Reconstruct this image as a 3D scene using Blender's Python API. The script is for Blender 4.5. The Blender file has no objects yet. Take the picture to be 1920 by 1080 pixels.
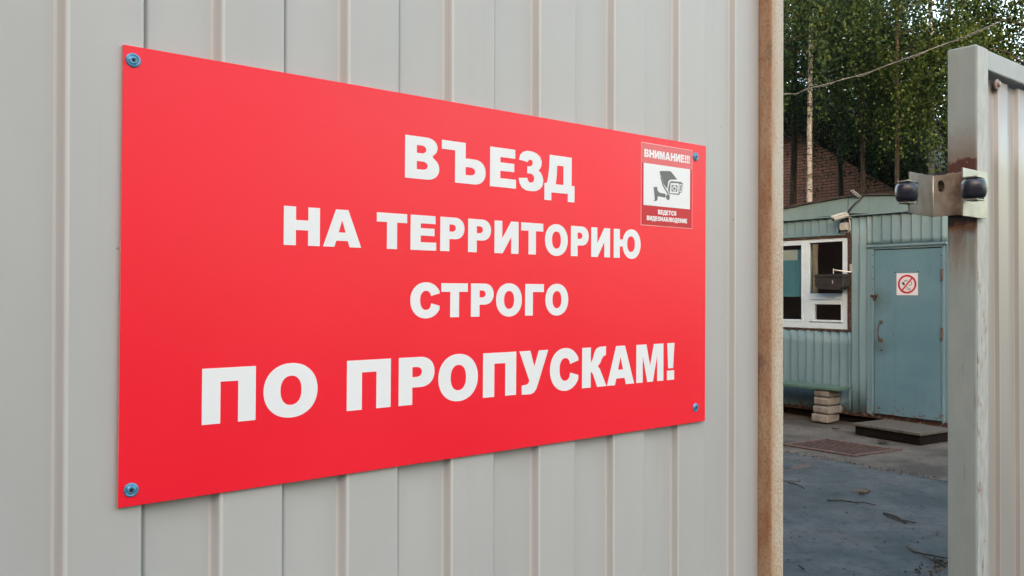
import bpy, bmesh, math, random
import numpy as np
from mathutils import Vector, Matrix
from mathutils.geometry import tessellate_polygon
random.seed(7); rng = np.random.default_rng(7)
R = math.radians
SC = bpy.context.scene
COL = SC.collection

# ------------------------------------------------------------------ camera
EYE = 1.60
CF, PITCH, ROLL = 1568.8, 0.0049352, 0.0022195          # focal length in pixels of a 1920 wide frame
cf = np.array([0, math.cos(PITCH), math.sin(PITCH)])
cr0 = np.array([1.0, 0, 0]); cu0 = np.cross(cr0, cf)
cr = math.cos(ROLL)*cr0 + math.sin(ROLL)*cu0
cu = -math.sin(ROLL)*cr0 + math.cos(ROLL)*cu0
cam = bpy.data.cameras.new('camera'); cam.sensor_width = 36; cam.lens = CF/1920*36
cam.clip_start = .02; cam.clip_end = 2000
co = bpy.data.objects.new('camera', cam); COL.objects.link(co)
co.matrix_world = Matrix(((cr[0], cu[0], -cf[0], 0), (cr[1], cu[1], -cf[1], 0), (cr[2], cu[2], -cf[2], EYE), (0, 0, 0, 1)))
SC.camera = co

# ------------------------------------------------------------------ light
SUN_EL, SUN_AZ = R(8.5), R(192)      # azimuth clockwise from +Y: low sun behind the camera
w = bpy.data.worlds.new('World'); SC.world = w; w.use_nodes = True
nt = w.node_tree; bg = nt.nodes['Background']
sky = nt.nodes.new('ShaderNodeTexSky'); sky.sky_type = 'NISHITA'; sky.sun_disc = False
sky.sun_elevation = SUN_EL; sky.sun_rotation = SUN_AZ; sky.air_density = 1.0; sky.dust_density = 4; sky.ozone_density = 1.5
tint = nt.nodes.new('ShaderNodeMix'); tint.data_type = 'RGBA'; tint.blend_type = 'MULTIPLY'; tint.inputs[0].default_value = 1
tint.inputs[7].default_value = (1.235, 1.02, .85, 1)      # evening haze whitens the sky light
nt.links.new(sky.outputs[0], tint.inputs[6]); nt.links.new(tint.outputs[2], bg.inputs[0]); bg.inputs[1].default_value = .15
sl = bpy.data.lights.new('sun', 'SUN'); sl.energy = 2.0; sl.angle = R(.5); sl.color = (1, .80, .58)
so = bpy.data.objects.new('sun', sl); COL.objects.link(so)
sd = Vector((math.sin(SUN_AZ)*math.cos(SUN_EL), math.cos(SUN_AZ)*math.cos(SUN_EL), math.sin(SUN_EL)))
so.rotation_euler = sd.to_track_quat('Z', 'Y').to_euler(); so.location = (0, -5, 20)
SC.view_settings.view_transform = 'Standard'; SC.view_settings.look = 'None'
SC.view_settings.exposure = 3.62; SC.view_settings.gamma = 1

# ------------------------------------------------------------------ frames of reference
YAW, BYAW = 0.894347, 0.916497
O = np.array([-.299698698, .639904068, 0.0])
d_ = np.array([math.sin(YAW), math.cos(YAW), 0]); n_ = np.array([math.cos(YAW), -math.sin(YAW), 0])
e_ = np.array([math.cos(BYAW), -math.sin(BYAW), 0]); b_ = np.array([math.sin(BYAW), math.cos(BYAW), 0])
eye = np.array([0, 0, EYE])
def ray(x, y): return cf + cr*(x-960)/CF - cu*(y-540)/CF
def on_wall(x, y, yl=0.):                      # photo measurement -> (s, z) on a plane parallel to the fence
    q = ray(x, y); t = ((O-n_*yl)@n_)/(q@n_); P = q*t
    return float((P-O)@d_), float(P[2])+EYE
def on_end(x, y, s):                           # -> (y, z) on a plane across the fence line
    q = ray(x, y); t = ((O+d_*s)@d_)/(q@d_); P = q*t
    return float(-(P-O)@n_), float(P[2])+EYE
BD = 10.4
BO = ray(1594, 560); BO = BO*(BD/BO[1]); BO[2] = 0
def bx(x, y, off=0.):                          # -> (x, z) on the booth front
    q = ray(x, y); t = ((BO+b_*off)@b_)/(q@b_); P = q*t
    return float((P-BO)@e_), float(P[2])+EYE
def gnd(x, y, z=0.):
    q = ray(x, y); t = (z-EYE)/q[2]; P = q*t
    return float(P[0]), float(P[1])
WALL = Matrix.Translation(Vector((O[0], O[1], 0))) @ Matrix.Rotation(math.atan2(d_[1], d_[0]), 4, 'Z')
BOOTH = Matrix.Translation(Vector((BO[0], BO[1], 0))) @ Matrix.Rotation(math.atan2(e_[1], e_[0]), 4, 'Z')

# ------------------------------------------------------------------ materials
def node_mat(name):
    m = bpy.data.materials.new(name); m.use_nodes = True
    return m, m.node_tree, m.node_tree.nodes['Principled BSDF']
def N(nt, t, **kw):
    n = nt.nodes.new(t)
    for k, v in kw.items():
        if k in n.inputs: n.inputs[k].default_value = v
        else: setattr(n, k, v)
    return n
def ramp(nt, fac, stops):
    r = nt.nodes.new('ShaderNodeValToRGB'); nt.links.new(fac, r.inputs[0])
    el = r.color_ramp.elements
    el[0].position, el[0].color = stops[0][0], (*stops[0][1], 1)
    el[1].position, el[1].color = stops[-1][0], (*stops[-1][1], 1)
    for p, c in stops[1:-1]:
        e = el.new(p); e.color = (*c, 1)
    return r.outputs[0]
def mix(nt, fac, a, b):
    m = nt.nodes.new('ShaderNodeMix'); m.data_type = 'RGBA'
    for i, v in ((0, fac), (6, a), (7, b)):
        if isinstance(v, bpy.types.NodeSocket): nt.links.new(v, m.inputs[i])
        else: m.inputs[i].default_value = v if i == 0 else (*v, 1)
    return m.outputs[2]
def math_(nt, op, a, b=0., clamp=False):
    m = nt.nodes.new('ShaderNodeMath'); m.operation = op; m.use_clamp = clamp
    for i, v in ((0, a), (1, b)):
        if isinstance(v, bpy.types.NodeSocket): nt.links.new(v, m.inputs[i])
        else: m.inputs[i].default_value = v
    return m.outputs[0]
def coords(nt, scale=(1, 1, 1)):
    tc = nt.nodes.new('ShaderNodeTexCoord'); mp = nt.nodes.new('ShaderNodeMapping')
    mp.inputs['Scale'].default_value = scale
    nt.links.new(tc.outputs['Object'], mp.inputs[0]); return mp.outputs[0]
def noise(nt, vec, scale, detail=4., rough=.55, dist=0.):
    n = N(nt, 'ShaderNodeTexNoise', Scale=scale, Detail=detail, Roughness=rough, Distortion=dist)
    nt.links.new(vec, n.inputs['Vector']); return n.outputs[0]
def bump(nt, b, h, strength, dist=.002):
    n = N(nt, 'ShaderNodeBump', Strength=strength, Distance=dist)
    nt.links.new(h, n.inputs['Height']); nt.links.new(n.outputs[0], b.inputs['Normal'])
def simple(name, c, rough=.5, metal=0., var=.12, scale=8., bstr=0., bdist=.002, bscale=60., spec=.5, vs=(1, 1, 1)):
    m, nt, b = node_mat(name)
    v = coords(nt, vs)
    f = noise(nt, v, scale)
    lo = tuple(x*(1-var) for x in c); hi = tuple(min(1, x*(1+var)) for x in c)
    nt.links.new(ramp(nt, f, [(.3, lo), (.7, hi)]), b.inputs['Base Color'])
    b.inputs['Roughness'].default_value = rough; b.inputs['Metallic'].default_value = metal
    b.inputs['Specular IOR Level'].default_value = spec
    if bstr: bump(nt, b, noise(nt, v, bscale), bstr, bdist)
    return m
def spotted(name, base, spot, lo, hi, scale, rough=.6, bstr=.2, vs=(1, 1, 1), extra=None):
    """base colour with noise-shaped patches of another"""
    m, nt, b = node_mat(name); v = coords(nt, vs)
    f = noise(nt, v, scale, 8, .65)
    k = ramp(nt, f, [(lo, (0, 0, 0)), (hi, (1, 1, 1))])
    f2 = noise(nt, v, scale*3)
    basev = ramp(nt, f2, [(.3, tuple(x*.85 for x in base)), (.7, tuple(min(1, x*1.12) for x in base))])
    c = mix(nt, k, basev, spot)
    nt.links.new(c, b.inputs['Base Color']); b.inputs['Roughness'].default_value = rough; b.inputs['Specular IOR Level'].default_value = .2
    if bstr: bump(nt, b, f, bstr, .002)
    return m

def fence_paint(name, col, dirt):
    m, nt, b = node_mat(name)
    v = coords(nt)
    big = noise(nt, coords(nt, (5, 5, 1.2)), 1.6, 5)
    fine = noise(nt, v, 420, 2)
    c1 = ramp(nt, big, [(.3, tuple(x*.93 for x in col)), (.7, tuple(x*1.05 for x in col))])
    streak = noise(nt, coords(nt, (55, 55, 1.1)), 1., 6, .6)
    k = math_(nt, 'MULTIPLY', ramp(nt, streak, [(.56, (0, 0, 0)), (.8, (1, 1, 1))]), .22)
    c2 = mix(nt, k, c1, dirt)
    sp = noise(nt, v, 75, 2, .4)
    k2 = ramp(nt, sp, [(.805, (0, 0, 0)), (.83, (1, 1, 1))])
    c3 = mix(nt, math_(nt, 'MULTIPLY', k2, .6), c2, (.12, .08, .05))
    nt.links.new(c3, b.inputs['Base Color'])
    rr = ramp(nt, big, [(.3, (.36,)*3), (.7, (.46,)*3)]); nt.links.new(rr, b.inputs['Roughness'])
    h = math_(nt, 'ADD', noise(nt, coords(nt, (1, 1, .5)), 9, 2), math_(nt, 'MULTIPLY', fine, .03))
    bump(nt, b, h, .5, .0012)
    return m
M = {}
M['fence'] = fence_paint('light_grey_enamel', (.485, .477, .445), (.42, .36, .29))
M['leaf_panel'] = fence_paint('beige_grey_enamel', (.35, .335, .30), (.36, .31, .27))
def red_mat(name, col, rough):
    m, nt, b = node_mat(name)
    v = coords(nt); f = noise(nt, v, 5, 3); g = noise(nt, v, 900, 1)
    nt.links.new(ramp(nt, f, [(.3, tuple(x*.95 for x in col)), (.7, tuple(min(1, x*1.04) for x in col))]), b.inputs['Base Color'])
    nt.links.new(ramp(nt, f, [(.3, (rough*.9,)*3), (.7, (rough*1.15,)*3)]), b.inputs['Roughness']); b.inputs['Specular IOR Level'].default_value = .40
    bump(nt, b, math_(nt, 'ADD', f, math_(nt, 'MULTIPLY', g, .05)), .3, .0006)
    return m
M['red'] = red_mat('red_sign_film', (1.0, .010, .030), .36)
M['red_edge'] = simple('pale_pink_sign_edge', (.80, .22, .2), .5)
M['dark_red'] = red_mat('dark_red_sticker_film', (.60, .008, .018), .45)
M['white_film'] = simple('white_vinyl', (.88, .88, .86), .42, var=.02)
M['border'] = simple('pale_sticker_border', (.80, .45, .42), .4)
M['ink'] = simple('grey_ink', (.12, .125, .12), .4, var=.08, scale=60)
M['black_ink'] = simple('black_ink', (.02, .02, .02), .4)
M['blue_screw'] = simple('blue_zinc', (.10, .30, .45), .32, metal=.35, var=.3, scale=300, bstr=.2, bscale=500, bdist=.0004)
M['recess'] = simple('dark_recess', (.01, .012, .015), .6)
def post_rust():
    m, nt, b = node_mat('rusty_painted_post')
    v = coords(nt); geo = nt.nodes.new('ShaderNodeNewGeometry')
    sep = N(nt, 'ShaderNodeSeparateXYZ'); nt.links.new(coords(nt), sep.inputs[0])
    # left flank (seen by its position) carries more rust than the front
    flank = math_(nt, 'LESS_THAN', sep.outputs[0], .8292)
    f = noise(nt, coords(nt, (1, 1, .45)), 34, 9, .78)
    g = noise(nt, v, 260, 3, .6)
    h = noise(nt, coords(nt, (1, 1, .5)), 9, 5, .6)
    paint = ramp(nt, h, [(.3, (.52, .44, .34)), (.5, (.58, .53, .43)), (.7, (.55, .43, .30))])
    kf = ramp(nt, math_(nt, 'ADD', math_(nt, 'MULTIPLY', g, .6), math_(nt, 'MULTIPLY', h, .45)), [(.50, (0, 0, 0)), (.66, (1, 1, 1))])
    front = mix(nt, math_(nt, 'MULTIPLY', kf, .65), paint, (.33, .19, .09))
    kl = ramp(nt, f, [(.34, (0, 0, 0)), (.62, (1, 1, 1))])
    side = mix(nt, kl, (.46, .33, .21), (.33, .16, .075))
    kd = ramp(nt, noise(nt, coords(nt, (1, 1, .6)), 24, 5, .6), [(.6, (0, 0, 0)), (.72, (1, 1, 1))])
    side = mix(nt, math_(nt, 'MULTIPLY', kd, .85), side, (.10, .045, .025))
    kg = ramp(nt, g, [(.5, (0, 0, 0)), (.62, (1, 1, 1))]); side = mix(nt, math_(nt, 'MULTIPLY', kg, .4), side, (.16, .08, .045))
    fold = N(nt, 'ShaderNodeMapRange', **{'From Min': .829, 'From Max': .842, 'To Min': .75, 'To Max': 0.}); nt.links.new(math_(nt, 'ADD', sep.outputs[0], math_(nt, 'MULTIPLY', math_(nt, 'SUBTRACT', f, .5), .030)), fold.inputs[0])
    front = mix(nt, fold.outputs[0], front, (.44, .24, .10))
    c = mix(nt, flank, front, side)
    # brown weld spots along the flank and grey repaint higher up
    nt.links.new(c, b.inputs['Base Color']); b.inputs['Roughness'].default_value = .75
    bump(nt, b, math_(nt, 'ADD', f, g), .5, .0012)
    return m
M['post_rust'] = post_rust()
def gate_frame_mat(zt, zb):
    """grey painted tube with weld burn above (zt) and below (zb) the bracket"""
    m, nt, b = node_mat('grey_painted_tube')
    v = coords(nt); sep = N(nt, 'ShaderNodeSeparateXYZ'); nt.links.new(v, sep.inputs[0])
    z = sep.outputs[2]
    f = noise(nt, coords(nt, (1, 1, .4)), 26, 6, .6); g = noise(nt, v, 130, 4, .6)
    base = ramp(nt, f, [(.3, (.28, .345, .335)), (.7, (.335, .40, .385))])
    zz = math_(nt, 'ADD', z, math_(nt, 'MULTIPLY', math_(nt, 'SUBTRACT', noise(nt, v, 38, 5), .5), .05))
    def band(a, b_, c, d):   # rises a..b, falls c..d
        r1 = N(nt, 'ShaderNodeMapRange', **{'From Min': a, 'From Max': b_}); nt.links.new(zz, r1.inputs[0])
        r2 = N(nt, 'ShaderNodeMapRange', **{'From Min': c, 'From Max': d, 'To Min': 1., 'To Max': 0.}); nt.links.new(zz, r2.inputs[0])
        return math_(nt, 'MULTIPLY', r1.outputs[0], r2.outputs[0])
    c = mix(nt, math_(nt, 'MULTIPLY', band(zb-.05, zb+.0, zt+.02, zt+.12), .85), base, (.17, .105, .07))
    run = ramp(nt, noise(nt, coords(nt, (1, 1, .12)), 48, 5, .6), [(.42, (0, 0, 0)), (.60, (1, 1, 1))])
    c = mix(nt, math_(nt, 'MULTIPLY', math_(nt, 'MULTIPLY', band(zb-.16, zb-.03, zb-.012, zb+.004), run), .8), c, (.21, .115, .055))
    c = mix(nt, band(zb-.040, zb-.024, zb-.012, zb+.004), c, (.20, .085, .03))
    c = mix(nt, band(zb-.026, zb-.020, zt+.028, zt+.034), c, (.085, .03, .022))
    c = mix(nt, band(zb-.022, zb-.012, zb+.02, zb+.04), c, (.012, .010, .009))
    k = ramp(nt, g, [(.62, (0, 0, 0)), (.70, (1, 1, 1))])
    c = mix(nt, math_(nt, 'MULTIPLY', k, .3), c, (.42, .40, .35))
    dr = ramp(nt, noise(nt, coords(nt, (1, 1, .09)), 75, 5, .6), [(.62, (0, 0, 0)), (.72, (1, 1, 1))])
    c = mix(nt, math_(nt, 'MULTIPLY', dr, .45), c, (.17, .13, .10))
    # rust seam where the corner meets the sheet
    x = sep.outputs[0]
    nt.links.new(c, b.inputs['Base Color'])
    b.inputs['Roughness'].default_value = .55; bump(nt, b, math_(nt, 'ADD', f, math_(nt, 'MULTIPLY', g, .3)), .35, .0015)
    return m
M['zinc'] = simple('dull_zinc_plate', (.36, .37, .33), .42, metal=.55, var=.25, scale=25, bstr=.3, bscale=60, bdist=.0012)
def burnt():
    m, nt, b = node_mat('heat_stained_plate')
    v = coords(nt); f = noise(nt, v, 22, 6, .6)
    c = ramp(nt, f, [(.3, (.07, .035, .022)), (.5, (.17, .115, .075)), (.68, (.28, .24, .19))])
    sep = N(nt, 'ShaderNodeSeparateXYZ'); nt.links.new(v, sep.inputs[0])
    mr = N(nt, 'ShaderNodeMapRange', **{'From Min': .155, 'From Max': .255}); nt.links.new(math_(nt, 'ADD', sep.outputs[1], math_(nt, 'MULTIPLY', f, .05)), mr.inputs[0])
    c = mix(nt, mr.outputs[0], c, (.42, .40, .33))
    nt.links.new(c, b.inputs['Base Color']); b.inputs['Roughness'].default_value = .45; b.inputs['Metallic'].default_value = .25
    bump(nt, b, noise(nt, v, 90), .3, .001); return m
M['burnt'] = burnt()
M['rubber'] = simple('dark_blue_black_polymer', (.022, .027, .04), .30, var=.35, scale=30, bstr=.25, bscale=110, bdist=.0006)
M['bolt'] = simple('brass_zinc', (.50, .42, .26), .3, metal=.7)
M['rubber_washer'] = simple('rubber_washer', (.10, .06, .05), .6)
def booth_paint(name, col, col2):
    m, nt, b = node_mat(name)
    v = coords(nt); f = noise(nt, v, 1.6, 6, .6); st = noise(nt, coords(nt, (9, 9, .8)), 1.6, 6, .65)
    base = ramp(nt, f, [(.3, col), (.7, col2)])
    k = ramp(nt, st, [(.56, (0, 0, 0)), (.78, (1, 1, 1))])
    c = mix(nt, math_(nt, 'MULTIPLY', k, .35), base, tuple(x*.55 for x in col))
    ch = noise(nt, v, 26, 7, .7)
    sep = N(nt, 'ShaderNodeSeparateXYZ'); nt.links.new(v, sep.inputs[0])
    low = N(nt, 'ShaderNodeMapRange', **{'From Min': .10, 'From Max': .42, 'To Min': .14, 'To Max': 0.}); nt.links.new(sep.outputs[2], low.inputs[0])
    kk = ramp(nt, math_(nt, 'ADD', ch, low.outputs[0]), [(.675, (0, 0, 0)), (.70, (1, 1, 1))])
    c = mix(nt, kk, c, (.10, .05, .03))
    nt.links.new(c, b.inputs['Base Color']); b.inputs['Roughness'].default_value = .5
    bump(nt, b, math_(nt, 'ADD', noise(nt, v, 3.5, 3), math_(nt, 'MULTIPLY', ch, .1)), .6, .012)
    return m
M['booth'] = booth_paint('blue_green_oil_paint', (.082, .156, .200), (.112, .196, .238))
M['fascia'] = booth_paint('faded_fascia_paint', (.095, .165, .190), (.130, .205, .225))
M['door'] = booth_paint('blue_green_door_paint', (.060, .140, .190), (.086, .172, .218))
M['upvc'] = simple('white_window_plastic', (.40, .51, .60), .35, var=.04)
M['rust'] = spotted('flaking_rust', (.042, .022, .017), (.12, .12, .11), .56, .66, 30, .8, .6)
M['roof_felt'] = simple('dark_roofing_felt', (.03, .028, .026), .9, var=.4)
def glass():
    m, nt, b = node_mat('dark_window_glass')
    b.inputs['Base Color'].default_value = (.75, .8, .8, 1); b.inputs['Transmission Weight'].default_value = 1
    b.inputs['Roughness'].default_value = .03; b.inputs['IOR'].default_value = 1.45
    bump(nt, b, noise(nt, coords(nt), 2.2, 2), .2, .004)
    return m
M['glass'] = glass()
M['interior'] = simple('dim_room', (.07, .062, .055), .9)
M['blind'] = simple('sky_blue_blind', (.10, .34, .46), .7, var=.08, scale=3)
M['paper'] = simple('white_paper', (.62, .72, .72), .8, var=.03)
M['curtain'] = simple('beige_curtain', (.45, .40, .33), .9, var=.15, scale=20)
M['black_box'] = simple('black_painted_tin', (.018, .018, .018), .42, var=.5, scale=18, bstr=.4, bscale=25, bdist=.004)
M['steel'] = simple('worn_steel', (.42, .42, .40), .4, metal=.6)
M['white_plastic'] = simple('weathered_white_plastic', (.24, .26, .26), .5, var=.1, scale=20)
M['cable'] = simple('black_cable', (.02, .02, .02), .55)
M['wire'] = simple('grey_overhead_cable', (.10, .105, .11), .5)
M['sign_red'] = simple('prohibition_red', (.34, .01, .02), .4)
M['bench_green'] = booth_paint('green_plank_paint', (.050, .105, .085), (.065, .130, .105))
M['brickblock'] = simple('pale_silicate_brick', (.15, .14, .125), .9, var=.35, scale=9, bstr=.8, bscale=30, bdist=.01)
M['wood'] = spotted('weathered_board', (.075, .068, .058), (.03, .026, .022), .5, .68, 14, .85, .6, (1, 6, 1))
M['darkwood'] = simple('near_black_timber', (.006, .005, .0045), .95, var=.4, scale=10, spec=.1)
M['grate'] = spotted('rusty_bar_steel', (.075, .048, .042), (.13, .095, .08), .5, .65, 30, .7, .4)
M['pit'] = simple('pit_dark', (.012, .005, .0045), .95)
M['twig'] = simple('dry_twig', (.035, .028, .022), .9, var=.4, scale=40)
def leafm(name, c1, c2, c3, tl=.35):
    m, nt, b = node_mat(name)
    oi = nt.nodes.new('ShaderNodeNewGeometry')
    r = ramp(nt, oi.outputs['Random Per Island'], [(0, c1), (.5, c2), (1, c3)])
    big = noise(nt, coords(nt, (1, 1, .5)), 2.6, 3)
    c = mix(nt, ramp(nt, big, [(.44, (0, 0, 0)), (.56, (1, 1, 1))]), mix(nt, .7, r, c1), r)
    nt.links.new(c, b.inputs['Base Color']); b.inputs['Roughness'].default_value = .55; b.inputs['Specular IOR Level'].default_value = .2
    tr = nt.nodes.new('ShaderNodeBsdfTranslucent'); nt.links.new(c, tr.inputs[0])
    ms = nt.nodes.new('ShaderNodeMixShader'); ms.inputs[0].default_value = tl
    nt.links.new(b.outputs[0], ms.inputs[1]); nt.links.new(tr.outputs[0], ms.inputs[2])
    nt.links.new(ms.outputs[0], nt.nodes['Material Output'].inputs[0])
    return m
M['leaf'] = leafm('birch_leaf', (.009, .026, .014), (.025, .060, .021), (.085, .135, .030))  # brightest leaf colour paints in the sunlit specks
M['leaf_light'] = leafm('light_green_leaf', (.012, .034, .011), (.036, .072, .017), (.105, .150, .026))
M['leaf_dark'] = leafm('dark_green_leaf', (.007, .020, .011), (.013, .034, .015), (.028, .058, .019))
def bark():
    m, nt, b = node_mat('birch_bark')
    v = coords(nt, (1, 1, 3.4)); f = noise(nt, v, 4.5, 6, .65)
    v2 = coords(nt, (1.5, 1.5, 9)); g = noise(nt, v2, 5, 4, .6)
    c = ramp(nt, f, [(.3, (.15, .16, .165)), (.6, (.25, .26, .265))])
    k = ramp(nt, g, [(.55, (0, 0, 0)), (.6, (1, 1, 1))])
    c = mix(nt, k, c, (.035, .03, .028))
    nt.links.new(c, b.inputs['Base Color']); b.inputs['Roughness'].default_value = .85; bump(nt, b, f, .5, .02)
    return m
M['bark'] = bark()
M['dark_bark'] = simple('dark_bark', (.025, .022, .020), .9, var=.4, scale=12, bstr=.7, bscale=20, bdist=.02)
def brick(name, a, b2, mort):
    m, nt, b = node_mat(name)
    tc = nt.nodes.new('ShaderNodeTexCoord'); sep = nt.nodes.new('ShaderNodeSeparateXYZ'); cb = nt.nodes.new('ShaderNodeCombineXYZ')
    nt.links.new(tc.outputs['Object'], sep.inputs[0])
    nt.links.new(math_(nt, 'ADD', sep.outputs[0], sep.outputs[1]), cb.inputs[0]); nt.links.new(sep.outputs[2], cb.inputs[1])
    br = N(nt, 'ShaderNodeTexBrick', Scale=1.0); br.inputs['Brick Width'].default_value = .26; br.inputs['Row Height'].default_value = .077
    br.inputs['Mortar Size'].default_value = .013; br.inputs['Mortar Smooth'].default_value = .2; br.inputs['Bias'].default_value = 0
    br.inputs['Color1'].default_value = (*a, 1); br.inputs['Color2'].default_value = (*b2, 1); br.inputs['Mortar'].default_value = (*mort, 1)
    nt.links.new(cb.outputs[0], br.inputs[0])
    f = noise(nt, tc.outputs['Object'], 2.5, 6, .65)
    c = mix(nt, math_(nt, 'MULTIPLY', ramp(nt, f, [(.5, (0, 0, 0)), (.7, (1, 1, 1))]), .5), br.outputs[0], (.11, .07, .05))
    nt.links.new(c, b.inputs['Base Color']); b.inputs['Roughness'].default_value = .9
    bump(nt, b, br.outputs[1], -.5, .01)
    return m
M['brick'] = brick('old_red_brick', (.17, .075, .048), (.26, .115, .070), (.045, .035, .030))
def concrete():
    m, nt, b = node_mat('blue_grey_concrete')
    v = coords(nt); f = noise(nt, v, 1.3, 9, .68); g = noise(nt, v, 9, 7, .75); h = noise(nt, v, 160, 3)
    c = ramp(nt, f, [(.40, (.038, .048, .051)), (.5, (.055, .066, .069)), (.6, (.078, .084, .084))])
    c = mix(nt, math_(nt, 'MULTIPLY', ramp(nt, g, [(.50, (0, 0, 0)), (.60, (1, 1, 1))]), .6), c, (.030, .037, .042))
    vo = N(nt, 'ShaderNodeTexVoronoi', feature='DISTANCE_TO_EDGE', Scale=.55); wv = nt.nodes.new('ShaderNodeVectorMath'); wv.operation = 'ADD'
    nz_ = N(nt, 'ShaderNodeTexNoise', Scale=3.0, Detail=6.); nt.links.new(v, nz_.inputs['Vector']); nt.links.new(v, wv.inputs[0]); nt.links.new(nz_.outputs[1], wv.inputs[1]); nt.links.new(wv.outputs[0], vo.inputs['Vector'])
    ck = ramp(nt, vo.outputs['Distance'], [(.0, (1, 1, 1)), (.006, (0, 0, 0))])
    c = mix(nt, math_(nt, 'MULTIPLY', ck, .55), c, (.012, .012, .013))
    pt = ramp(nt, noise(nt, v, 2.3, 7, .7), [(.5, (0, 0, 0)), (.6, (1, 1, 1))]); c = mix(nt, math_(nt, 'MULTIPLY', pt, .4), c, (.062, .060, .060))
    fs_ = ramp(nt, noise(nt, v, 210, 2, .6), [(.6, (0, 0, 0)), (.7, (1, 1, 1))]); c = mix(nt, math_(nt, 'MULTIPLY', fs_, .3), c, (.10, .11, .115))
    sp = ramp(nt, noise(nt, v, 55, 2, .5), [(.72, (0, 0, 0)), (.76, (1, 1, 1))])
    c = mix(nt, math_(nt, 'MULTIPLY', sp, .6), c, (.05, .045, .04))
    nt.links.new(c, b.inputs['Base Color']); b.inputs['Roughness'].default_value = .82; b.inputs['Specular IOR Level'].default_value = .12
    bump(nt, b, math_(nt, 'ADD', g, math_(nt, 'MULTIPLY', h, .3)), .5, .004); return m
M['concrete'] = concrete()
def dirt():
    m, nt, b = node_mat('dusty_grey_ground')
    v = coords(nt); f = noise(nt, v, 1.1, 8, .62); g = noise(nt, v, 22, 6, .7); h = noise(nt, v, 120, 3)
    c = ramp(nt, f, [(.40, (.050, .046, .041)), (.5, (.082, .076, .067)), (.62, (.112, .102, .088))])
    c = mix(nt, math_(nt, 'MULTIPLY', ramp(nt, g, [(.5, (0, 0, 0)), (.66, (1, 1, 1))]), .5), c, (.036, .032, .028))
    nt.links.new(c, b.inputs['Base Color']); b.inputs['Roughness'].default_value = .95; b.inputs['Specular IOR Level'].default_value = .12
    bump(nt, b, math_(nt, 'ADD', g, math_(nt, 'MULTIPLY', h, .4)), .8, .008); return m
M['dirt'] = dirt()
M['asphalt'] = simple('old_asphalt', (.06, .06, .06), .9, var=.3, scale=3, bstr=.5, bscale=80, bdist=.006)

# ------------------------------------------------------------------ mesh helpers
class MB:
    def __init__(s): s.v = []; s.f = []
    def add(s, vs, fs):
        k = len(s.v); s.v += [tuple(map(float, p)) for p in vs]; s.f += [tuple(k+i for i in f) for f in fs]; return s
    def box(s, x0, x1, y0, y1, z0, z1):
        return s.add([(x0, y0, z0), (x1, y0, z0), (x1, y1, z0), (x0, y1, z0), (x0, y0, z1), (x1, y0, z1), (x1, y1, z1), (x0, y1, z1)],
                     [(0, 3, 2, 1), (4, 5, 6, 7), (0, 1, 5, 4), (1, 2, 6, 5), (2, 3, 7, 6), (3, 0, 4, 7)])
    def prism(s, pts, axis, a, b):
        """extrude a closed outline (2-D) along axis from a to b"""
        def P(p, t): return {'x': (t, p[0], p[1]), 'y': (p[0], t, p[1]), 'z': (p[0], p[1], t)}[axis]
        n = len(pts); vs = [P(p, a) for p in pts]+[P(p, b) for p in pts]
        tri = tessellate_polygon([[Vector((p[0], p[1], 0)) for p in pts]])
        fs = [tuple(t) for t in tri]+[tuple(n+i for i in reversed(t)) for t in tri]
        fs += [(i, (i+1) % n, n+(i+1) % n, n+i) for i in range(n)]
        return s.add(vs, fs)
    def tube(s, pts, r, k=8, caps=True):
        pts = [Vector(p) for p in pts]; rs = r if hasattr(r, '__len__') else [r]*len(pts)
        vs = []; up = Vector((0, 0, 1))
        t0 = (pts[1]-pts[0]).normalized()
        a = t0.cross(up if abs(t0.z) < .9 else Vector((1, 0, 0))).normalized()
        for i, p in enumerate(pts):
            t = (pts[min(i+1, len(pts)-1)]-pts[max(i-1, 0)]).normalized()
            a = (a-t*a.dot(t)).normalized(); b = t.cross(a)
            vs += [p+(a*math.cos(2*math.pi*j/k)+b*math.sin(2*math.pi*j/k))*rs[i] for j in range(k)]
        fs = [(i*k+j, i*k+(j+1) % k, (i+1)*k+(j+1) % k, (i+1)*k+j) for i in range(len(pts)-1) for j in range(k)]
        if caps: fs += [tuple(reversed(range(k))), tuple((len(pts)-1)*k+j for j in range(k))]
        return s.add(vs, fs)
    def lathe(s, prof, c, k=32, axis='z'):
        """profile [(radius, height)] turned round an axis through c"""
        vs = []
        for r, h in prof:
            for j in range(k):
                a = 2*math.pi*j/k; u, v = r*math.cos(a), r*math.sin(a)
                vs.append({'z': (c[0]+u, c[1]+v, c[2]+h), 'y': (c[0]+u, c[1]+h, c[2]+v), 'x': (c[0]+h, c[1]+u, c[2]+v)}[axis])
        m = len(prof)
        fs = [(i*k+j, i*k+(j+1) % k, (i+1)*k+(j+1) % k, (i+1)*k+j) for i in range(m-1) for j in range(k)]
        fs += [tuple(reversed(range(k))), tuple((m-1)*k+j for j in range(k))]
        return s.add(vs, fs)
    def build(s, name, mat, parent=None, bevel=0., smooth=False, label=None):
        me = bpy.data.meshes.new(name); me.from_pydata(s.v, [], s.f); me.materials.append(mat)
        bm = bmesh.new(); bm.from_mesh(me); bmesh.ops.recalc_face_normals(bm, faces=bm.faces); bm.to_mesh(me); bm.free()
        o = bpy.data.objects.new(name, me); COL.objects.link(o)
        if parent is not None: o.parent = parent
        if bevel:
            b = o.modifiers.new('b', 'BEVEL'); b.width = bevel; b.segments = 2; b.limit_method = 'ANGLE'; b.angle_limit = R(40)
        if smooth:
            me.shade_smooth()
            if smooth != 'all': me.set_sharp_from_angle(angle=R(smooth))
        if label: o['label'] = label
        return o
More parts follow.
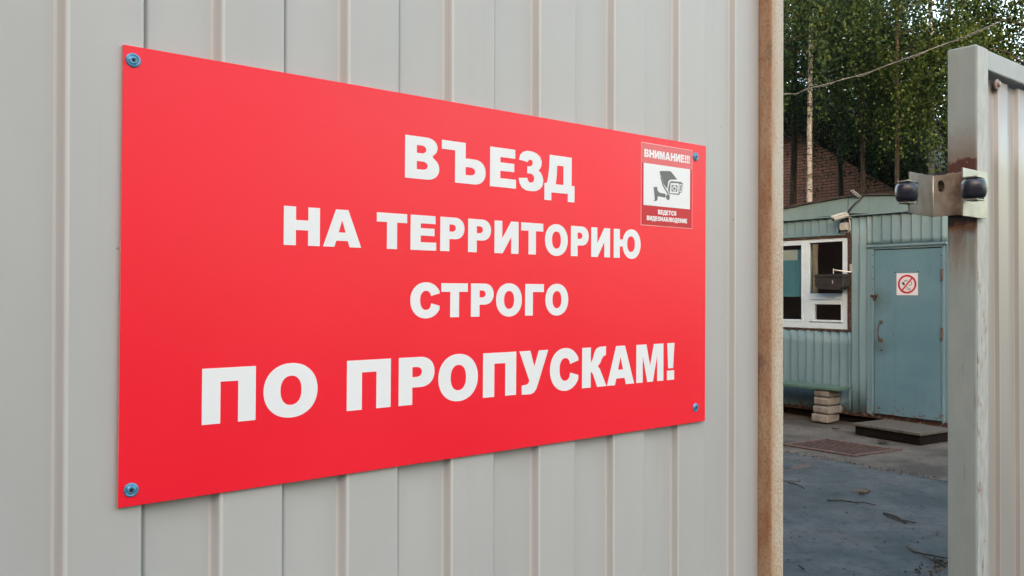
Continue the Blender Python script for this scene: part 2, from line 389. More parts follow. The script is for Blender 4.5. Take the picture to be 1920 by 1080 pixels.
def tag(o, label=None, cat=None, group=None, kind=None):
    for k, v in (('label', label), ('category', cat), ('group', group), ('kind', kind)):
        if v: o[k] = v
    return o
def thing(name, label, cat, mw=None, group=None):
    o = bpy.data.objects.new(name, None); COL.objects.link(o); o.empty_display_size = .2
    if mw is not None: o.matrix_world = mw
    return tag(o, label, cat, group)

# ================================================================== GROUND
def sheet(name, pts, z, mat, thick=.0, kind='structure'):
    b = MB()
    tri = tessellate_polygon([[Vector((p[0], p[1], 0)) for p in pts]])
    b.add([(p[0], p[1], z) for p in pts], [tuple(t) for t in tri])
    o = b.build(name, mat); tag(o, kind=kind); return o
def wl(s, y, z=0.):                       # fence-frame point -> world
    p = WALL @ Vector((s, y, z)); return (p.x, p.y)
g = sheet('ground', [(-400, -400), (400, -400), (400, 400), (-400, 400)], -.012, M['dirt'])
g['label'] = 'dusty grey ground in front of the blue green booth'
# slab edge, measured along the crooked crack between dust and concrete
edge_px = [(1440, 844), (1455, 845.5), (1470, 848), (1486, 850), (1500, 853.5), (1515, 854.5), (1532, 858), (1548, 861.5), (1562, 861), (1582, 865.5), (1600, 869), (1618, 873.5), (1634, 877), (1650, 881), (1668, 884), (1690, 887), (1712, 891.5), (1735, 895), (1755, 899), (1775, 902), (1830, 915), (1900, 931)]
edge = [gnd(x, y) for x, y in edge_px]
slab_poly = [wl(-6, 1.2), wl(-6, .35), wl(9, .35), wl(9, 1.2)]
jag = []
for a, b in zip(edge[:-1], edge[1:]):
    jag.append(a)
    for t in (.33, .66):
        jag.append((a[0]+(b[0]-a[0])*t+random.uniform(-.02, .02), a[1]+(b[1]-a[1])*t+random.uniform(-.03, .03)))
jag.append(edge[-1])
dl = ((edge[0][0]-edge[6][0]), (edge[0][1]-edge[6][1])); L_ = math.hypot(*dl); far_left = (edge[0][0]+dl[0]/L_*8, edge[0][1]+dl[1]/L_*8)
slab = MB()
poly = [far_left]+jag+[(9.5, 4.0), wl(9, .3), wl(-9, .3)]
tri = tessellate_polygon([[Vector((p[0], p[1], 0)) for p in poly]])
slab.add([(p[0], p[1], .004) for p in poly]+[(p[0], p[1], -.03) for p in poly], [tuple(t) for t in tri]+[(i, (i+1) % len(poly), len(poly)+(i+1) % len(poly), len(poly)+i) for i in range(len(poly))])
so_ = slab.build('concrete_yard', M['concrete']); tag(so_, kind='structure'); so_['label'] = 'blue grey cracked concrete paving behind the gate'
sheet('street', [wl(-60, -.35), wl(60, -.35), wl(60, -9), wl(-60, -9)], -.004, M['asphalt'])
# crack across the slab + crumbly hole
def ribbon(px, wd, z, jit=.0):
    c = [Vector((*gnd(*p), z)) for p in px]; pts = []
    for a, b in zip(c[:-1], c[1:]):
        for t in np.arange(0, 1, .2): pts.append(a.lerp(b, t))
    pts.append(c[-1]); L = []; Rr = []
    for i, p in enumerate(pts):
        t = (pts[min(i+1, len(pts)-1)]-pts[max(i-1, 0)]).normalized(); nn = Vector((-t.y, t.x, 0))
        w_ = wd*random.uniform(.4, 1.5); j = random.uniform(-jit, jit)
        L.append(p+nn*(w_+j)); Rr.append(p+nn*(-w_+j))
    n = len(pts)
    return L+Rr, [(i, i+1, n+i+1, n+i) for i in range(n-1)]
cr_ = MB(); cr_.add(*ribbon([(1445, 891), (1470, 885), (1490, 879), (1510, 872.5), (1535, 866), (1558, 861.5)], .016, .006, .012))
hole = [(1477, 881), (1484, 876), (1494, 873.5), (1503, 871), (1515, 873), (1527, 874.5), (1519, 877), (1508, 880), (1496, 881), (1486, 879.5)]
tri = tessellate_polygon([[Vector((*p, 0)) for p in hole]]); cr_.add([(*gnd(*p), .0065) for p in hole], [tuple(t) for t in tri])
c = cr_.build('slab_crack', simple('crack_dirt', (.055, .04, .035), .95, var=.4, scale=20)); tag(c, kind='structure')
cr2 = MB(); cr2.add(*ribbon([(x, y+.5) for x, y in edge_px], .018, .0055, .012))
c = cr2.build('slab_edge_crack', simple('edge_dirt', (.06, .05, .045), .95, var=.5, scale=15)); tag(c, kind='structure')

# ================================================================== FENCE (profiled sheet)
PER, S0 = .1156, .0176
def profile(s_from, s_to, yf, yb, s0=S0, per=PER, bead=.0007):
    """cross section of the cladding: (s, y) points; front flat between a left slope and a right step"""
    pts = []
    k = math.floor((s_from-s0)/per)-1
    while s0+k*per < s_to+per:
        a = s0+k*per                      # right step of front flat, front -> back
        c = a+.0575                       # left slope of next front flat, back -> front
        pts += [(a-.0048, yf), (a-.0040, yf), (a-.0022, yf-.0002), (a-.0008, yf+.0006), (a+.0002, yf+.0035), (a+.0006, yb+.004), (a+.0026, yb+.004), (a+.0034, yb+.0004), (a+.005, yb), (a+.0058, yb),
                (c-.0050, yb), (c-.0042, yb), (c-.0030, yb-bead), (c-.0018, yb-.0012), (c+.0012, yf+.0022), (c+.0028, yf-.0002), (c+.0042, yf-bead), (c+.0058, yf), (c+.0066, yf)]
        k += 1
    out = []
    for i, (s, y) in enumerate(pts):
        if s < s_from or s > s_to: continue
        out.append((s, y))
    def yat(s):
        for (a, ya), (b, yb_) in zip(pts[:-1], pts[1:]):
            if a <= s <= b: return ya+(yb_-ya)*(s-a)/max(b-a, 1e-9)
        return yf
    return [(s_from, yat(s_from))]+out+[(s_to, yat(s_to))]
def clad(prof, z0, z1, th=.0006, nz=2, wob=0.):
    b = MB(); n = len(prof)
    zs = np.linspace(z0, z1, nz)
    vs = [(s, y+(wob*math.sin(z*2.1+s*3)*math.sin(s*5+z) if wob else 0), z) for z in zs for s, y in prof]
    fs = [(j*n+i, j*n+i+1, (j+1)*n+i+1, (j+1)*n+i) for j in range(nz-1) for i in range(n-1)]
    b.add(vs, fs); return b
fence = thing('metal_fence', 'light grey profiled metal fence carrying the big red sign', 'fence', WALL)
def add_clad(name, prof, z0, z1, mat, parent, nz=12, wob=.0012, label=None, crease=None):
    o = clad(prof, z0, z1, nz=nz, wob=wob).build(name, mat, parent, smooth='all', label=label)
    if crease:                        # highlights on the two folds of each rib, painted as paler lines
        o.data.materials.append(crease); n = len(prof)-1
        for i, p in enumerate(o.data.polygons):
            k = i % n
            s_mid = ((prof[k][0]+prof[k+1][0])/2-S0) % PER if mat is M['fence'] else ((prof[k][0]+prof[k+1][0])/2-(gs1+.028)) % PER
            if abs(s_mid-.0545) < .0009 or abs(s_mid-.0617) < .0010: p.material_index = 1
    sd_ = o.modifiers.new('s', 'SOLIDIFY'); sd_.thickness = .0007; sd_.offset = 0
    return o
add_clad('cladding_sheet', profile(-3.4, .8252, .0040, .0102), .06, 2.36, M['fence'], fence, crease=fence_paint('fold_highlight_paint', (.60, .58, .53), (.5, .45, .38)))
b = MB()
for z in (.45, 1.25, 2.05): b.box(-3.4, .82, .016, .056, z-.02, z+.02)
b.build('back_rail', M['fence'], fence, .002)

post = thing('fence_post', 'rust streaked square steel post at the end of the grey fence', 'post', WALL)
b = MB().box(.8270, .8580, -.0150, .045, .0, 2.5)
po = b.build('steel_tube', M['post_rust'], post, .0025)

# ================================================================== GLYPHS
def arc(cx, cy, rx, ry, a0, a1, n=20, e=2.0):
    out = []
    for i in range(n+1):
        a = R(a0+(a1-a0)*i/n); c_, s_ = math.cos(a), math.sin(a)
        out.append((cx+rx*math.copysign(abs(c_)**(2/e), c_), cy+ry*math.copysign(abs(s_)**(2/e), s_)))
    return out
def bowl(x0, x1, z0, z1, flat, e=2.2):          # D-shaped outline: straight left side, round right
    return [(x0, z0), (x0+flat*(x1-x0), z0)]+arc(x0+flat*(x1-x0), (z0+z1)/2, (1-flat)*(x1-x0), (z1-z0)/2, -90, 90, 16, e)[1:]+[(x0, z1)]
def G(ch):
    """outline(s) of a heavy grotesque capital in a unit box: list of (outer, [holes])"""
    if ch == 'Н': return [([(0, 0), (0, 1), (.33, 1), (.33, .655), (.67, .655), (.67, 1), (1, 1), (1, 0), (.67, 0), (.67, .395), (.33, .395), (.33, 0)], [])]
    if ch == 'П': return [([(0, 0), (0, 1), (1, 1), (1, 0), (.665, 0), (.665, .75), (.335, .75), (.335, 0)], [])]
    if ch == 'Г': return [([(0, 0), (0, 1), (1, 1), (1, .745), (.41, .745), (.41, 0)], [])]
    if ch == 'Т': return [([(.333, 0), (.333, .745), (0, .745), (0, 1), (1, 1), (1, .745), (.667, .745), (.667, 0)], [])]
    if ch == 'Е': return [([(0, 0), (0, 1), (.965, 1), (.965, .768), (.39, .768), (.39, .633), (.93, .633), (.93, .418), (.39, .418), (.39, .23), (1, .23), (1, 0)], [])]
    if ch == 'И': return [([(0, 0), (0, 1), (.317, 1), (.317, .46), (.685, 1), (1, 1), (1, 0), (.69, 0), (.69, .52), (.34, 0)], [])]
    if ch == 'А': return [([(0, 0), (.325, 1), (.65, 1), (1, 0), (.69, 0), (.64, .165), (.34, .165), (.29, 0)], [[(.40, .39), (.487, .715), (.582, .39)]])]
    if ch == 'М': return [([(0, 0), (0, 1), (.365, 1), (.503, .43), (.64, 1), (1, 1), (1, 0), (.768, 0), (.768, .70), (.61, 0), (.40, 0), (.235, .70), (.235, 0)], [])]
    if ch == 'К': return [([(0, 0), (0, 1), (.35, 1), (.35, .61), (.42, .70), (.50, .88), (.58, .965), (.70, 1.005), (.974, 1.01), (.966, .785), (.87, .765), (.80, .70), (.74, .60), (.635, .52), (.72, .45), (1, 0), (.61, 0), (.43, .34), (.35, .40), (.35, 0)], [])]
    if ch == 'У': return [([(0, 1), (.377, 1), (.515, .625), (.67, 1), (1, 1), (.64, .19), (.58, .08), (.50, .01), (.40, -.02), (.28, -.02), (.085, -.01), (.09, .20), (.24, .21), (.31, .235), (.345, .30)], [])]
    if ch == 'О': return [(arc(.5, .5, .5, .518, 0, 360, 56, 2.12)[:-1], [arc(.5, .5, .195, .277, 0, 360, 40, 2.25)[:-1]])]
    if ch == 'Р': return [([(0, 0)]+[(0, 1)]+list(reversed(bowl(.3, 1, .36, 1, .42)))[1:-1]+[(.375, .36), (.375, 0)], [bowl(.375, .64, .58, .79, .4)])]
    if ch == 'Я': return [([(1, 0), (1, 1)]+[(1-x, z) for x, z in list(reversed(bowl(.3, 1, .38, 1, .42)))[1:-1]]+[(.34, .40), (0, 0), (.36, 0), (.60, .37), (.65, .37), (.65, 0)], [[(1-x, z) for x, z in bowl(.35, .66, .58, .80, .4)]])]
    if ch == 'В':
        up = [(.943, .78)]
        o = [(0, 0), (0, 1), (.60, 1)]+arc(.60, .775, .343, .225, 90, -52, 14, 2.2)[1:]+[(.80, .545)]+arc(.62, .275, .38, .275, 62, -90, 16, 2.2)[1:]
        return [(o, [bowl(.337, .61, .61, .795, .5), bowl(.337, .655, .226, .418, .5)])]
    if ch == 'Ъ': return [([(.296, 0), (.296, .784), (0, .784), (0, 1), (.535, 1), (.535, .62)]+arc(.72, .31, .28, .31, 90, -90, 18, 2.3)+[], [bowl(.537, .756, .215, .41, .45)])]
    if ch == 'Б': return [([(0, 0), (0, 1), (.90, 1), (.90, .78), (.36, .78), (.36, .63), (.6, .63)]+arc(.62, .315, .38, .315, 90, -90, 16, 2.3)[1:], [bowl(.36, .64, .21, .42, .45)])]
    if ch == 'Л': return [([(.18, 1), (1, 1), (1, 0), (.67, 0), (.67, .77), (.49, .77), (.45, .30), (.38, .08), (.26, 0), (0, -.01), (0, .22), (.10, .25), (.15, .42)], [])]
    if ch == 'Д': return [([(.0, .235), (.075, .235), (.115, .38), (.148, .62), (.167, 1), (.90, 1), (.90, .232), (1, .232), (1, -.215), (.775, -.215), (.775, 0), (.225, 0), (.225, -.215), (.0, -.215)], [[(.368, .23), (.40, .45), (.413, .735), (.625, .735), (.625, .23)]])]
    if ch == 'З':
        o = [(.005, .765), (.06, .90), (.17, .98), (.33, 1.02), (.52, 1.02), (.72, .985), (.87, .90), (.93, .79), (.915, .67), (.86, .585), (.80, .54), (.90, .485), (.975, .39), (1, .28), (.97, .15), (.87, .055), (.70, -.01), (.48, -.025), (.28, -.01), (.12, .055), (.03, .16), (0, .29), (.34, .315), (.38, .235), (.44, .20), (.53, .20), (.60, .24), (.63, .31), (.60, .385), (.54, .425), (.45, .435), (.34, .435), (.34, .615), (.43, .62), (.51, .64), (.56, .69), (.565, .745), (.52, .79), (.45, .80), (.39, .775), (.355, .725)]
        return [(o, [])]
    if ch == 'С':
        o = arc(.53, .5, .53, .52, 22, 338, 44, 2.1); i = arc(.53, .5, .20, .275, 325, 35, 30, 2.2)
        o[0] = (1.0, .70); o[-1] = (1.0, .34)
        return [(o+[(.71, .415)]+i[1:-1]+[(.70, .625)], [])]
    if ch == 'Ю':
        o = arc(.66, .5, .34, .52, 166, -166, 44, 2.1)
        return [([(0, 0), (0, 1), (.222, 1), (.222, .645), (o[0][0], .645)]+o+[(o[-1][0], .40), (.222, .40), (.222, 0)], [arc(.637, .5, .145, .275, 0, 360, 32, 2.2)[:-1]])]
    if ch == '!': return [([(.03, 1), (1, 1), (.81, .315), (.17, .315)], []), ([(.02, 0), (.02, .255), (.96, .255), (.96, 0)], [])]
SQ = {'Н': .99, 'П': .99, 'Г': .77, 'Т': .95, 'Е': .86, 'И': .95, 'А': 1.1, 'М': 1.07, 'К': .86, 'О': 1.0, 'Р': .86, 'Я': .9, 'В': .94, 'Б': .86, 'Л': .98, 'Д': 1.05, 'С': .98, 'Ю': 1.36, '!': .3}
def put(mb, polys, x0, x1, z0, z1, y0, y1, wf):
    """place unit-box outlines as a thin prism; wf maps (x, z) on the panel"""
    for outer, holes in polys:
        T = lambda p: wf(x0+(x1-x0)*p[0], z0+(z1-z0)*p[1])
        loops = [[T(p) for p in outer]]+[[T(p) for p in h] for h in holes]
        flat = [p for l in loops for p in l]
        tri = tessellate_polygon([[Vector((p[0], p[1], 0)) for p in l] for l in loops])
        n = len(flat)
        vs = [(p[0], y0, p[1]) for p in flat]+[(p[0], y1, p[1]) for p in flat]
        fs = [tuple(t) for t in tri]; k = 0
        for l in loops:
            m = len(l); fs += [(k+i, k+(i+1) % m, n+k+(i+1) % m, n+k+i) for i in range(m)]; k += m
        mb.add(vs, fs)

# ================================================================== RED SIGN
SW, SH = .70, .355
cTL, cTR, cBR, cBL = [on_wall(*p) for p in ((231, 83), (1324, 274), (1322, 789), (221, 953))]
def wf(u, v):                                   # millimetres on the sign -> fence-frame (s, z)
    a, b_2 = u/1000/SW, v/1000/SH
    top = (cTL[0]*(1-a)+cTR[0]*a, cTL[1]*(1-a)+cTR[1]*a); bot = (cBL[0]*(1-a)+cBR[0]*a, cBL[1]*(1-a)+cBR[1]*a)
    return (bot[0]*(1-b_2)+top[0]*b_2, bot[1]*(1-b_2)+top[1]*b_2)
sign = thing('entry_sign', 'large red sign with four lines of bold white lettering on the grey fence', 'sign', WALL)
b = MB(); cs = [cBL, cBR, cTR, cTL]
b.prism(cs, 'y', 0., .0030)
pan = b.build('sign_panel', M['red'], sign, .0004)
pan.data.materials.append(M['red_edge'])
for p in pan.data.polygons:
    if abs(p.normal.y) < .5: p.material_index = 1
bp = MB(); 
LINES = [
 (274.8, 315.8, [('В', 250.3, 289.2), ('Ъ', 292.1, 345.8), ('Е', 351.5, 385.8), ('З', 389.5, 423.6), ('Д', 425.3, 469.6)]),
 (206.0, 239.8, [('Н', 130, 163.5), ('А', 166.7, 204.5), ('Т', 220.4, 253.1), ('Е', 257, 286.3), ('Р', 290.9, 319.9), ('Р', 324.5, 353.3), ('И', 357.8, 389.8), ('Т', 393.2, 424), ('О', 426.6, 459.8), ('Р', 464.6, 491.8), ('И', 495.8, 526), ('Ю', 532, 577.5)]),
 (140.5, 174.3, [('С', 257.3, 290.8), ('Т', 292.7, 324.6), ('Р', 328.5, 357.2), ('О', 360.4, 394.8), ('Г', 399.3, 425.4), ('О', 427.7, 461.1)]),
 (57.2, 102.8, [('П', 62.1, 106.6), ('О', 113.4, 162.6), ('П', 191.2, 236.6), ('Р', 245.2, 285.4), ('О', 289.9, 337.8), ('П', 344.3, 387.6), ('У', 391.8, 432.1), ('С', 434.8, 477), ('К', 482.7, 521.4), ('А', 522, 567.5), ('М', 571, 619.2), ('!', 625.7, 639.8)]),
]
for z0, z1, row in LINES:
    mb = MB()
    for ch, x0, x1 in row: put(mb, G(ch), x0, x1, z0, z1, -.00015, .0002, wf)
    mb.build('lettering', M['white_film'], sign)
def screw(u, v, rot=0.):
    s, z = wf(u, v)
    b = MB(); b.lathe([(.0054, .0002), (.0056, -.0003), (.0052, -.0009), (.0042, -.0012), (.0036, -.0009), (.0030, -.0013), (.0026, -.0017), (.0016, -.0017), (.0015, -.0012)], (s, 0, z), 28, 'y')
    o = b.build('screw', M['blue_screw'], sign, smooth=35)
    k = MB(); k.lathe([(.0015, -.00122), (.00145, -.00178)], (s, 0, z), 6, 'y'); k.build('socket', M['recess'], o)
for u, v in ((7.2, 343.9), (678.8, 339.0), (9.2, 12.6), (680.7, 18.8)): screw(u, v)

# ------------------------------------------------------------------ sticker on the sign
st = thing('warning_sticker', 'small red and white surveillance sticker with camera drawing, upper corner of red sign', 'sticker', WALL)
def rect_mb(mb, x0, x1, z0, z1, y0, y1): put(mb, [([(0, 0), (0, 1), (1, 1), (1, 0)], [])], x0, x1, z0, z1, y0, y1, wf)
b = MB(); rect_mb(b, 577.7, 672.6, 246.4, 346.6, -.00022, .0002); b.build('border', M['border'], st)
b = MB(); rect_mb(b, 578.5, 671.8, 247.2, 345.8, -.00034, .0001); b.build('red_field', M['dark_red'], st)
b = MB(); rect_mb(b, 578.5, 671.8, 321.8, 345.8, -.0004, .0001); b.build('header_band', red_mat('pink_red_header', (.80, .12, .13), .3), st)
b = MB(); rect_mb(b, 582, 667.8, 271, 321.8, -.00046, .0); b.build('white_field', M['white_film'], st)
def text(mb, s, x0, x1, z0, z1, y0, y1, gap=.07):
    ws = [SQ[c]*.86 for c in s]; tot = sum(ws)+gap*(len(s)-1); k = (x1-x0)/tot; x = x0
    for c, w_ in zip(s, ws): put(mb, G(c), x, x+w_*k, z0, z1, y0, y1, wf); x += (w_+gap)*k
b = MB(); text(b, 'ВНИМАНИЕ!!!', 583, 667, 329, 338.8, -.00046, .0, .09); b.build('lettering', M['white_film'], st)
b = MB(); text(b, 'ВЕДЕТСЯ', 608, 641.5, 261.2, 266.9, -.00046, .0, .08); b.build('lettering', M['white_film'], st)
b = MB(); text(b, 'ВИДЕОНАБЛЮДЕНИЕ', 588, 662.5, 253, 258.5, -.00046, .0, .08); b.build('lettering', M['white_film'], st)
# camera drawing, traced in sticker millimetres from the enlarged photo
import itertools
SX = lambda x, y: (582+(x-142)*(667.8-582)/(612-142), 0)
def dpt(x, y):                                  # zoom pixel (5.4x of the corner) -> sign mm by the sticker's own corners
    a = (x-142)/(612-142); top = 292+(370-292)*a; bot = 722+(772-722)*a
    # perspective along the sign shifts the middle a little
    aa = a*(1+.06*(1-a)); return (582+85.8*aa, 321.8-(y-top)/(bot-top)*50.8)
def draw(mb, pts, y0=-.00056):
    P = [dpt(*p) for p in pts]; put(mb, [([(p[0], p[1]) for p in P], [])], 0, 1, 0, 1, y0, -.0003, wf)
ink = MB(); wh = MB()
draw(ink, [(292, 382), (300, 378), (392, 380), (410, 392), (470, 468), (400, 468), (380, 480), (366, 560), (330, 510), (296, 410)])
draw(ink, [(298, 440), (304, 440), (330, 520), (372, 590), (390, 622), (370, 612), (318, 522)])
draw(ink, [(376, 575), (385, 492), (400, 480), (505, 492), (532, 508), (520, 600), (500, 604), (492, 625), (390, 612)])
draw(ink, [(234, 541), (268, 538), (272, 575), (290, 598), (352, 612), (350, 650), (275, 634), (268, 678), (236, 686), (246, 665)])
draw(ink, [(362, 618), (392, 622), (392, 664), (378, 676), (364, 668), (354, 640)])
draw(wh, [(402, 502), (480, 506), (488, 514), (484, 612), (392, 604)], -.00064)
draw(wh, [(494, 512), (526, 518), (514, 594), (494, 598)], -.00064)
draw(wh, [(368, 552), (384, 484), (396, 474), (505, 488), (500, 493), (404, 482), (392, 494), (374, 560)], -.00062)
ink2 = MB()
draw(ink2, [(412, 522), (472, 526), (470, 590), (410, 588)], -.00072)
draw(ink2, [(504, 520), (518, 524), (508, 585), (500, 585)], -.00072)
lens = [(440+22*math.cos(a), 556+28*math.sin(a)) for a in np.linspace(0, 2*math.pi, 24, endpoint=False)]
draw(wh, lens, -.0008); pup = [(440+13*math.cos(a), 557+17*math.sin(a)) for a in np.linspace(0, 2*math.pi, 20, endpoint=False)]
draw(ink2, pup, -.0009); draw(wh, [(445+5*math.cos(a), 552+6*math.sin(a)) for a in np.linspace(0, 2*math.pi, 10, endpoint=False)], -.001)
dr = ink.build('camera_drawing', M['ink'], st); wh.build('drawing_highlight', M['white_film'], dr); ink2.build('drawing_lens', M['ink'], dr)

# ================================================================== SLIDING GATE LEAF
GY = .10; gs0 = on_wall(1831, 540, GY)[0]; gs1 = on_wall(1852, 540, GY)[0]; gd = GY+.062
gtop = on_wall(1831, 82, GY)[1]
ps = gs0-.004                                   # outer face of the base plate
zt = on_end(1790, 326, ps)[1]; zb = on_end(1790, 404, ps)[1]
M['gate'] = gate_frame_mat(zt, zb)
gate = thing('sliding_gate', 'pale grey sliding gate leaf with rusty bracket and black rollers on its post', 'gate', WALL)
MB().box(gs0, gs1, GY, gd, .12, gtop).build('end_post', M['gate'], gate, .0035)
beam = simple('grey_beam_paint', (.30, .32, .31), .5, var=.1, scale=12, bstr=.2)
MB().box(gs1, 6.0, GY+.0015, gd-.002, gtop-.047, gtop-.002).build('top_rail', beam, gate, .003)
MB().box(gs1, 6.0, GY+.0015, gd-.002, .16, .22).build('bottom_rail', beam, gate, .003)
# the front of the post is paler than its side: its brighter light is painted on as a strip, with rust spots
strip = spotted('lit_grey_strip_paint', (.43, .44, .41), (.24, .15, .08), .58, .66, 26, .5, .2, (1, 1, .35))
MB().box(gs0+.003, gs1, GY-.0012, GY+.001, .12, gtop-.003).build('lit_front_strip', strip, gate, .0004)
pf = profile(gs1+.001, 6.0, GY+.012, GY+.021, s0=gs1+.028, per=.1156, bead=.0010)
add_clad('cladding_sheet', pf, .2, gtop-.056, M['leaf_panel'], gate, nz=10, wob=.003, crease=fence_paint('gate_fold_highlight_paint', (.47, .42, .36), (.4, .35, .3)))  # cream lines along the gate ribs are painted fold highlights
s_, z_ = on_wall(1872, 158, GY+.008)
b = MB(); b.lathe([(.011, .006), (.0125, .003), (.012, .001), (.007, .0), (.0065, -.004), (.004, -.005)], (s_, GY+.008, z_), 24, 'y')
b.build('washer_screw', simple('pinkish_washer', (.36, .28, .25), .5), gate, smooth=35)
# roller bracket
yb0 = on_end(1751, 370, ps)[0]; sl0 = on_wall(1705, 370, yb0)[0]; sl1 = on_wall(1722, 370, yb0)[0]
brk = thing('roller_bracket', None, None); brk.parent = gate; del_ = brk
def yz(x, y): return on_end(x, y, ps)
hole_ = [yz(x, y) for x, y in ((1759, 345), (1761, 340), (1765, 338), (1770, 341), (1772, 346), (1772, 356), (1769, 360), (1764, 361.5), (1760, 359))]
b = MB()
outer = [(GY-.004, zb), (GY-.004, zt), (yb0, zt), (yb0, zb)]
def plate_hole(mb, outer, holes, s0_, s1_):
    loops = [outer]+holes; flat = [p for l in loops for p in l]
    tri = tessellate_polygon([[Vector((p[0], p[1], 0)) for p in l] for l in loops]); n = len(flat)
    vs = [(s0_, p[0], p[1]) for p in flat]+[(s1_, p[0], p[1]) for p in flat]; fs = [tuple(t) for t in tri]+[tuple(n+i for i in reversed(t)) for t in tri]; k = 0
    for l in loops:
        m = len(l); fs += [(k+i, k+(i+1) % m, n+k+(i+1) % m, n+k+i) for i in range(m)]; k += m
    mb.add(vs, fs)
bpy.data.objects.remove(brk)
plate_hole(b, outer, [hole_], ps-.0035, ps)
base = b.build('roller_bracket', M['burnt'], gate, .0006)
T_ = .0035
def zl(x, y): return on_wall(x, y, yb0)
zt2, zb2 = zt, zb
# far arm: C-shaped plate parallel to the gate, roller sits in the notch
zr1 = zl(1710, 341)[1]; zr0 = zl(1710, 382)[1]
far = [(ps-.0035, zb), (ps-.0035, zt), (sl0+.004, zt), (sl0+.004, zr1+.004), (sl1, zr1), (sl1, zr0), (sl0, zr0), (sl0, zb+.002)]
MB().prism(far, 'y', yb0, yb0+T_).build('bracket_arm', M['zinc'], base, .0008)
# near arm, in front of the post, two tabs joined behind the roller
sn0 = on_wall(1806, 360, GY-.012)[0]; sn1 = on_wall(1851, 360, GY-.012)[0]
za, zb_ = on_wall(1825, 318, GY-.012)[1], on_wall(1825, 336, GY-.012)[1]
zc, zd = on_wall(1825, 374, GY-.012)[1], on_wall(1825, 407, GY-.012)[1]
near = [(sn0, zd), (sn0, zc), (sn1-.016, zc), (sn1-.016, zb_), (sn0, zb_), (sn0, za), (sn1, za), (sn1, zd)]
MB().prism(near, 'y', GY-.012, GY-.012+T_).build('bracket_arm', M['zinc'], base, .0008)
MB().box(sn1-.03, sn1, GY-.0085, GY-.0013, zd+.004, za-.004).build('spacer', M['burnt'], base, .0005)
def roller(cx, cy, z0, z1, r):
    h = z1-z0; b = MB()
    prof = [(r*.45, 0), (r*.68, 0), (r*.82, h*.04), (r*.92, h*.15), (r*.99, h*.34), (r*1.0, h*.494), (r*.988, h*.50), (r*1.0, h*.506), (r*.99, h*.66), (r*.92, h*.85), (r*.82, h*.96), (r*.68, h), (r*.45, h)]
    b.lathe(prof, (cx, cy, z0), 40)
    o = b.build('roller', M['rubber'], base, smooth=40)
    return o
def flange(cx, cy, z, r, s): # horizontal ear that carries the axle + bolt head
    b = MB(); b.box(cx-r*.9, cx+r*.7, cy-r*.95, cy+.004, z-.0015, z+.0015); return b
# far roller
rc = zl(1704, 360); rr = .5*abs(zl(1725, 360)[0]-zl(1682, 360)[0])*.52
# roller radius follows from its apparent width across the view ray
def roller_at(px0, px1, py0, py1, yl, tag_):
    cx_, cz = on_wall((px0+px1)/2, (py0+py1)/2, yl)
    P = WALL @ Vector((cx_, yl, 0)); depth = P.y
    rad = (px1-px0)/2*depth/CF*.93; hh = (py1-py0)/2*depth/CF
    roller(cx_, yl, cz-hh, cz+hh, rad)
    for zz, sg in ((cz+hh+.0035, 1), (cz-hh-.0035, -1)):
        MB().box(cx_-rad*.75, cx_+rad*.8, yl-rad*.55, yl+rad*.5, zz-.0014, zz+.0014).build('ear', M['zinc'], base, .0006)
        m = MB(); m.lathe([(.006, -.0015), (.006, .002)], (cx_, yl-rad*.2, zz+sg*.0016), 6); m.build('bolt', M['bolt'], base, .0004)
        m = MB(); m.lathe([(.008, -.0022), (.008, .0022)], (cx_, yl-rad*.25, zz-sg*.0035+sg*.0005), 12)
    m = MB(); m.lathe([(.005, -hh-.004), (.005, hh+.004)], (cx_, yl, cz), 12); m.build('axle', M['bolt'], base)
roller_at(1678, 1722, 344, 378, yb0-.004, 'far')
roller_at(1802, 1850, 336, 372, GY-.030, 'near')
MB().tube([(ps-.0035, yb0+.0004, zb+.001), (ps-.0035, yb0+.0004, zt-.001)], .0016, 8).build('bend_edge', simple('bright_bent_steel', (.62, .60, .50), .3, metal=.3), base, smooth='all')
# weld bead lines
m = MB(); m.tube([(ps-.001, GY+.002+i*(gd-GY-.004)/9, zt+random.uniform(-.001, .0015)) for i in range(10)], [.0022+random.uniform(-.0006, .0008) for _ in range(10)], 7)
m.build('weld_bead', M['burnt'], base, smooth='all')

# ================================================================== GUARD BOOTH
booth = thing('guard_booth', 'blue green corrugated metal guard booth with white window and steel door', 'booth', BOOTH)
Z8 = lambda x, y: (1460+x/3.7235, 350+y/3.7235)
def q8(x, y, off=0.): return bx(*Z8(x, y), off)
BL, BR = -1.62, q8(1166, 400)[0]+.02
zbot = bx(1700, 786)[1]-.05
zbL = .12
def rib(x0, x1, xs, z0, z1, dep=.030):
    """vertical lapped ribs: each board face leans out a little to its right edge, then steps back"""
    pts = [(x0, 0.)]
    cut = [x for x in xs if x0+.02 < x < x1-.02]
    prev = x0
    for x in cut+[x1]:
        pts += [(prev+.0015, .006), (prev+.004, -dep*.75), (prev+.012, -dep), (prev+.022, -dep*.95), (prev+(x-prev)*.65, -dep*.28), (x-.006, -.001), (x-.001, .006)]
        prev = x
    b = MB(); n = len(pts); nz = 7
    vs = [(x, y+.004*math.sin(z*3+x*7), z) for z in np.linspace(z0, z1, nz) for x, y in pts]
    b.add(vs, [(j*n+i, j*n+i+1, (j+1)*n+i+1, (j+1)*n+i) for j in range(nz-1) for i in range(n-1)])
    return b
def panel(x0, x1, z0, z1, xs):
    o = rib(x0, x1, xs, z0, z1).build('wall_panel', M['booth'], booth, smooth=30)
    s = o.modifiers.new('s', 'SOLIDIFY'); s.thickness = .002; s.offset = 1
    return o
wx0, wx1 = -1.25, q8(487, 700)[0]               # window outer
wz1, wz0 = q8(300, 365)[1], q8(300, 990)[1]
dx0, dx1 = q8(650, 700)[0], q8(1168, 700)[0]
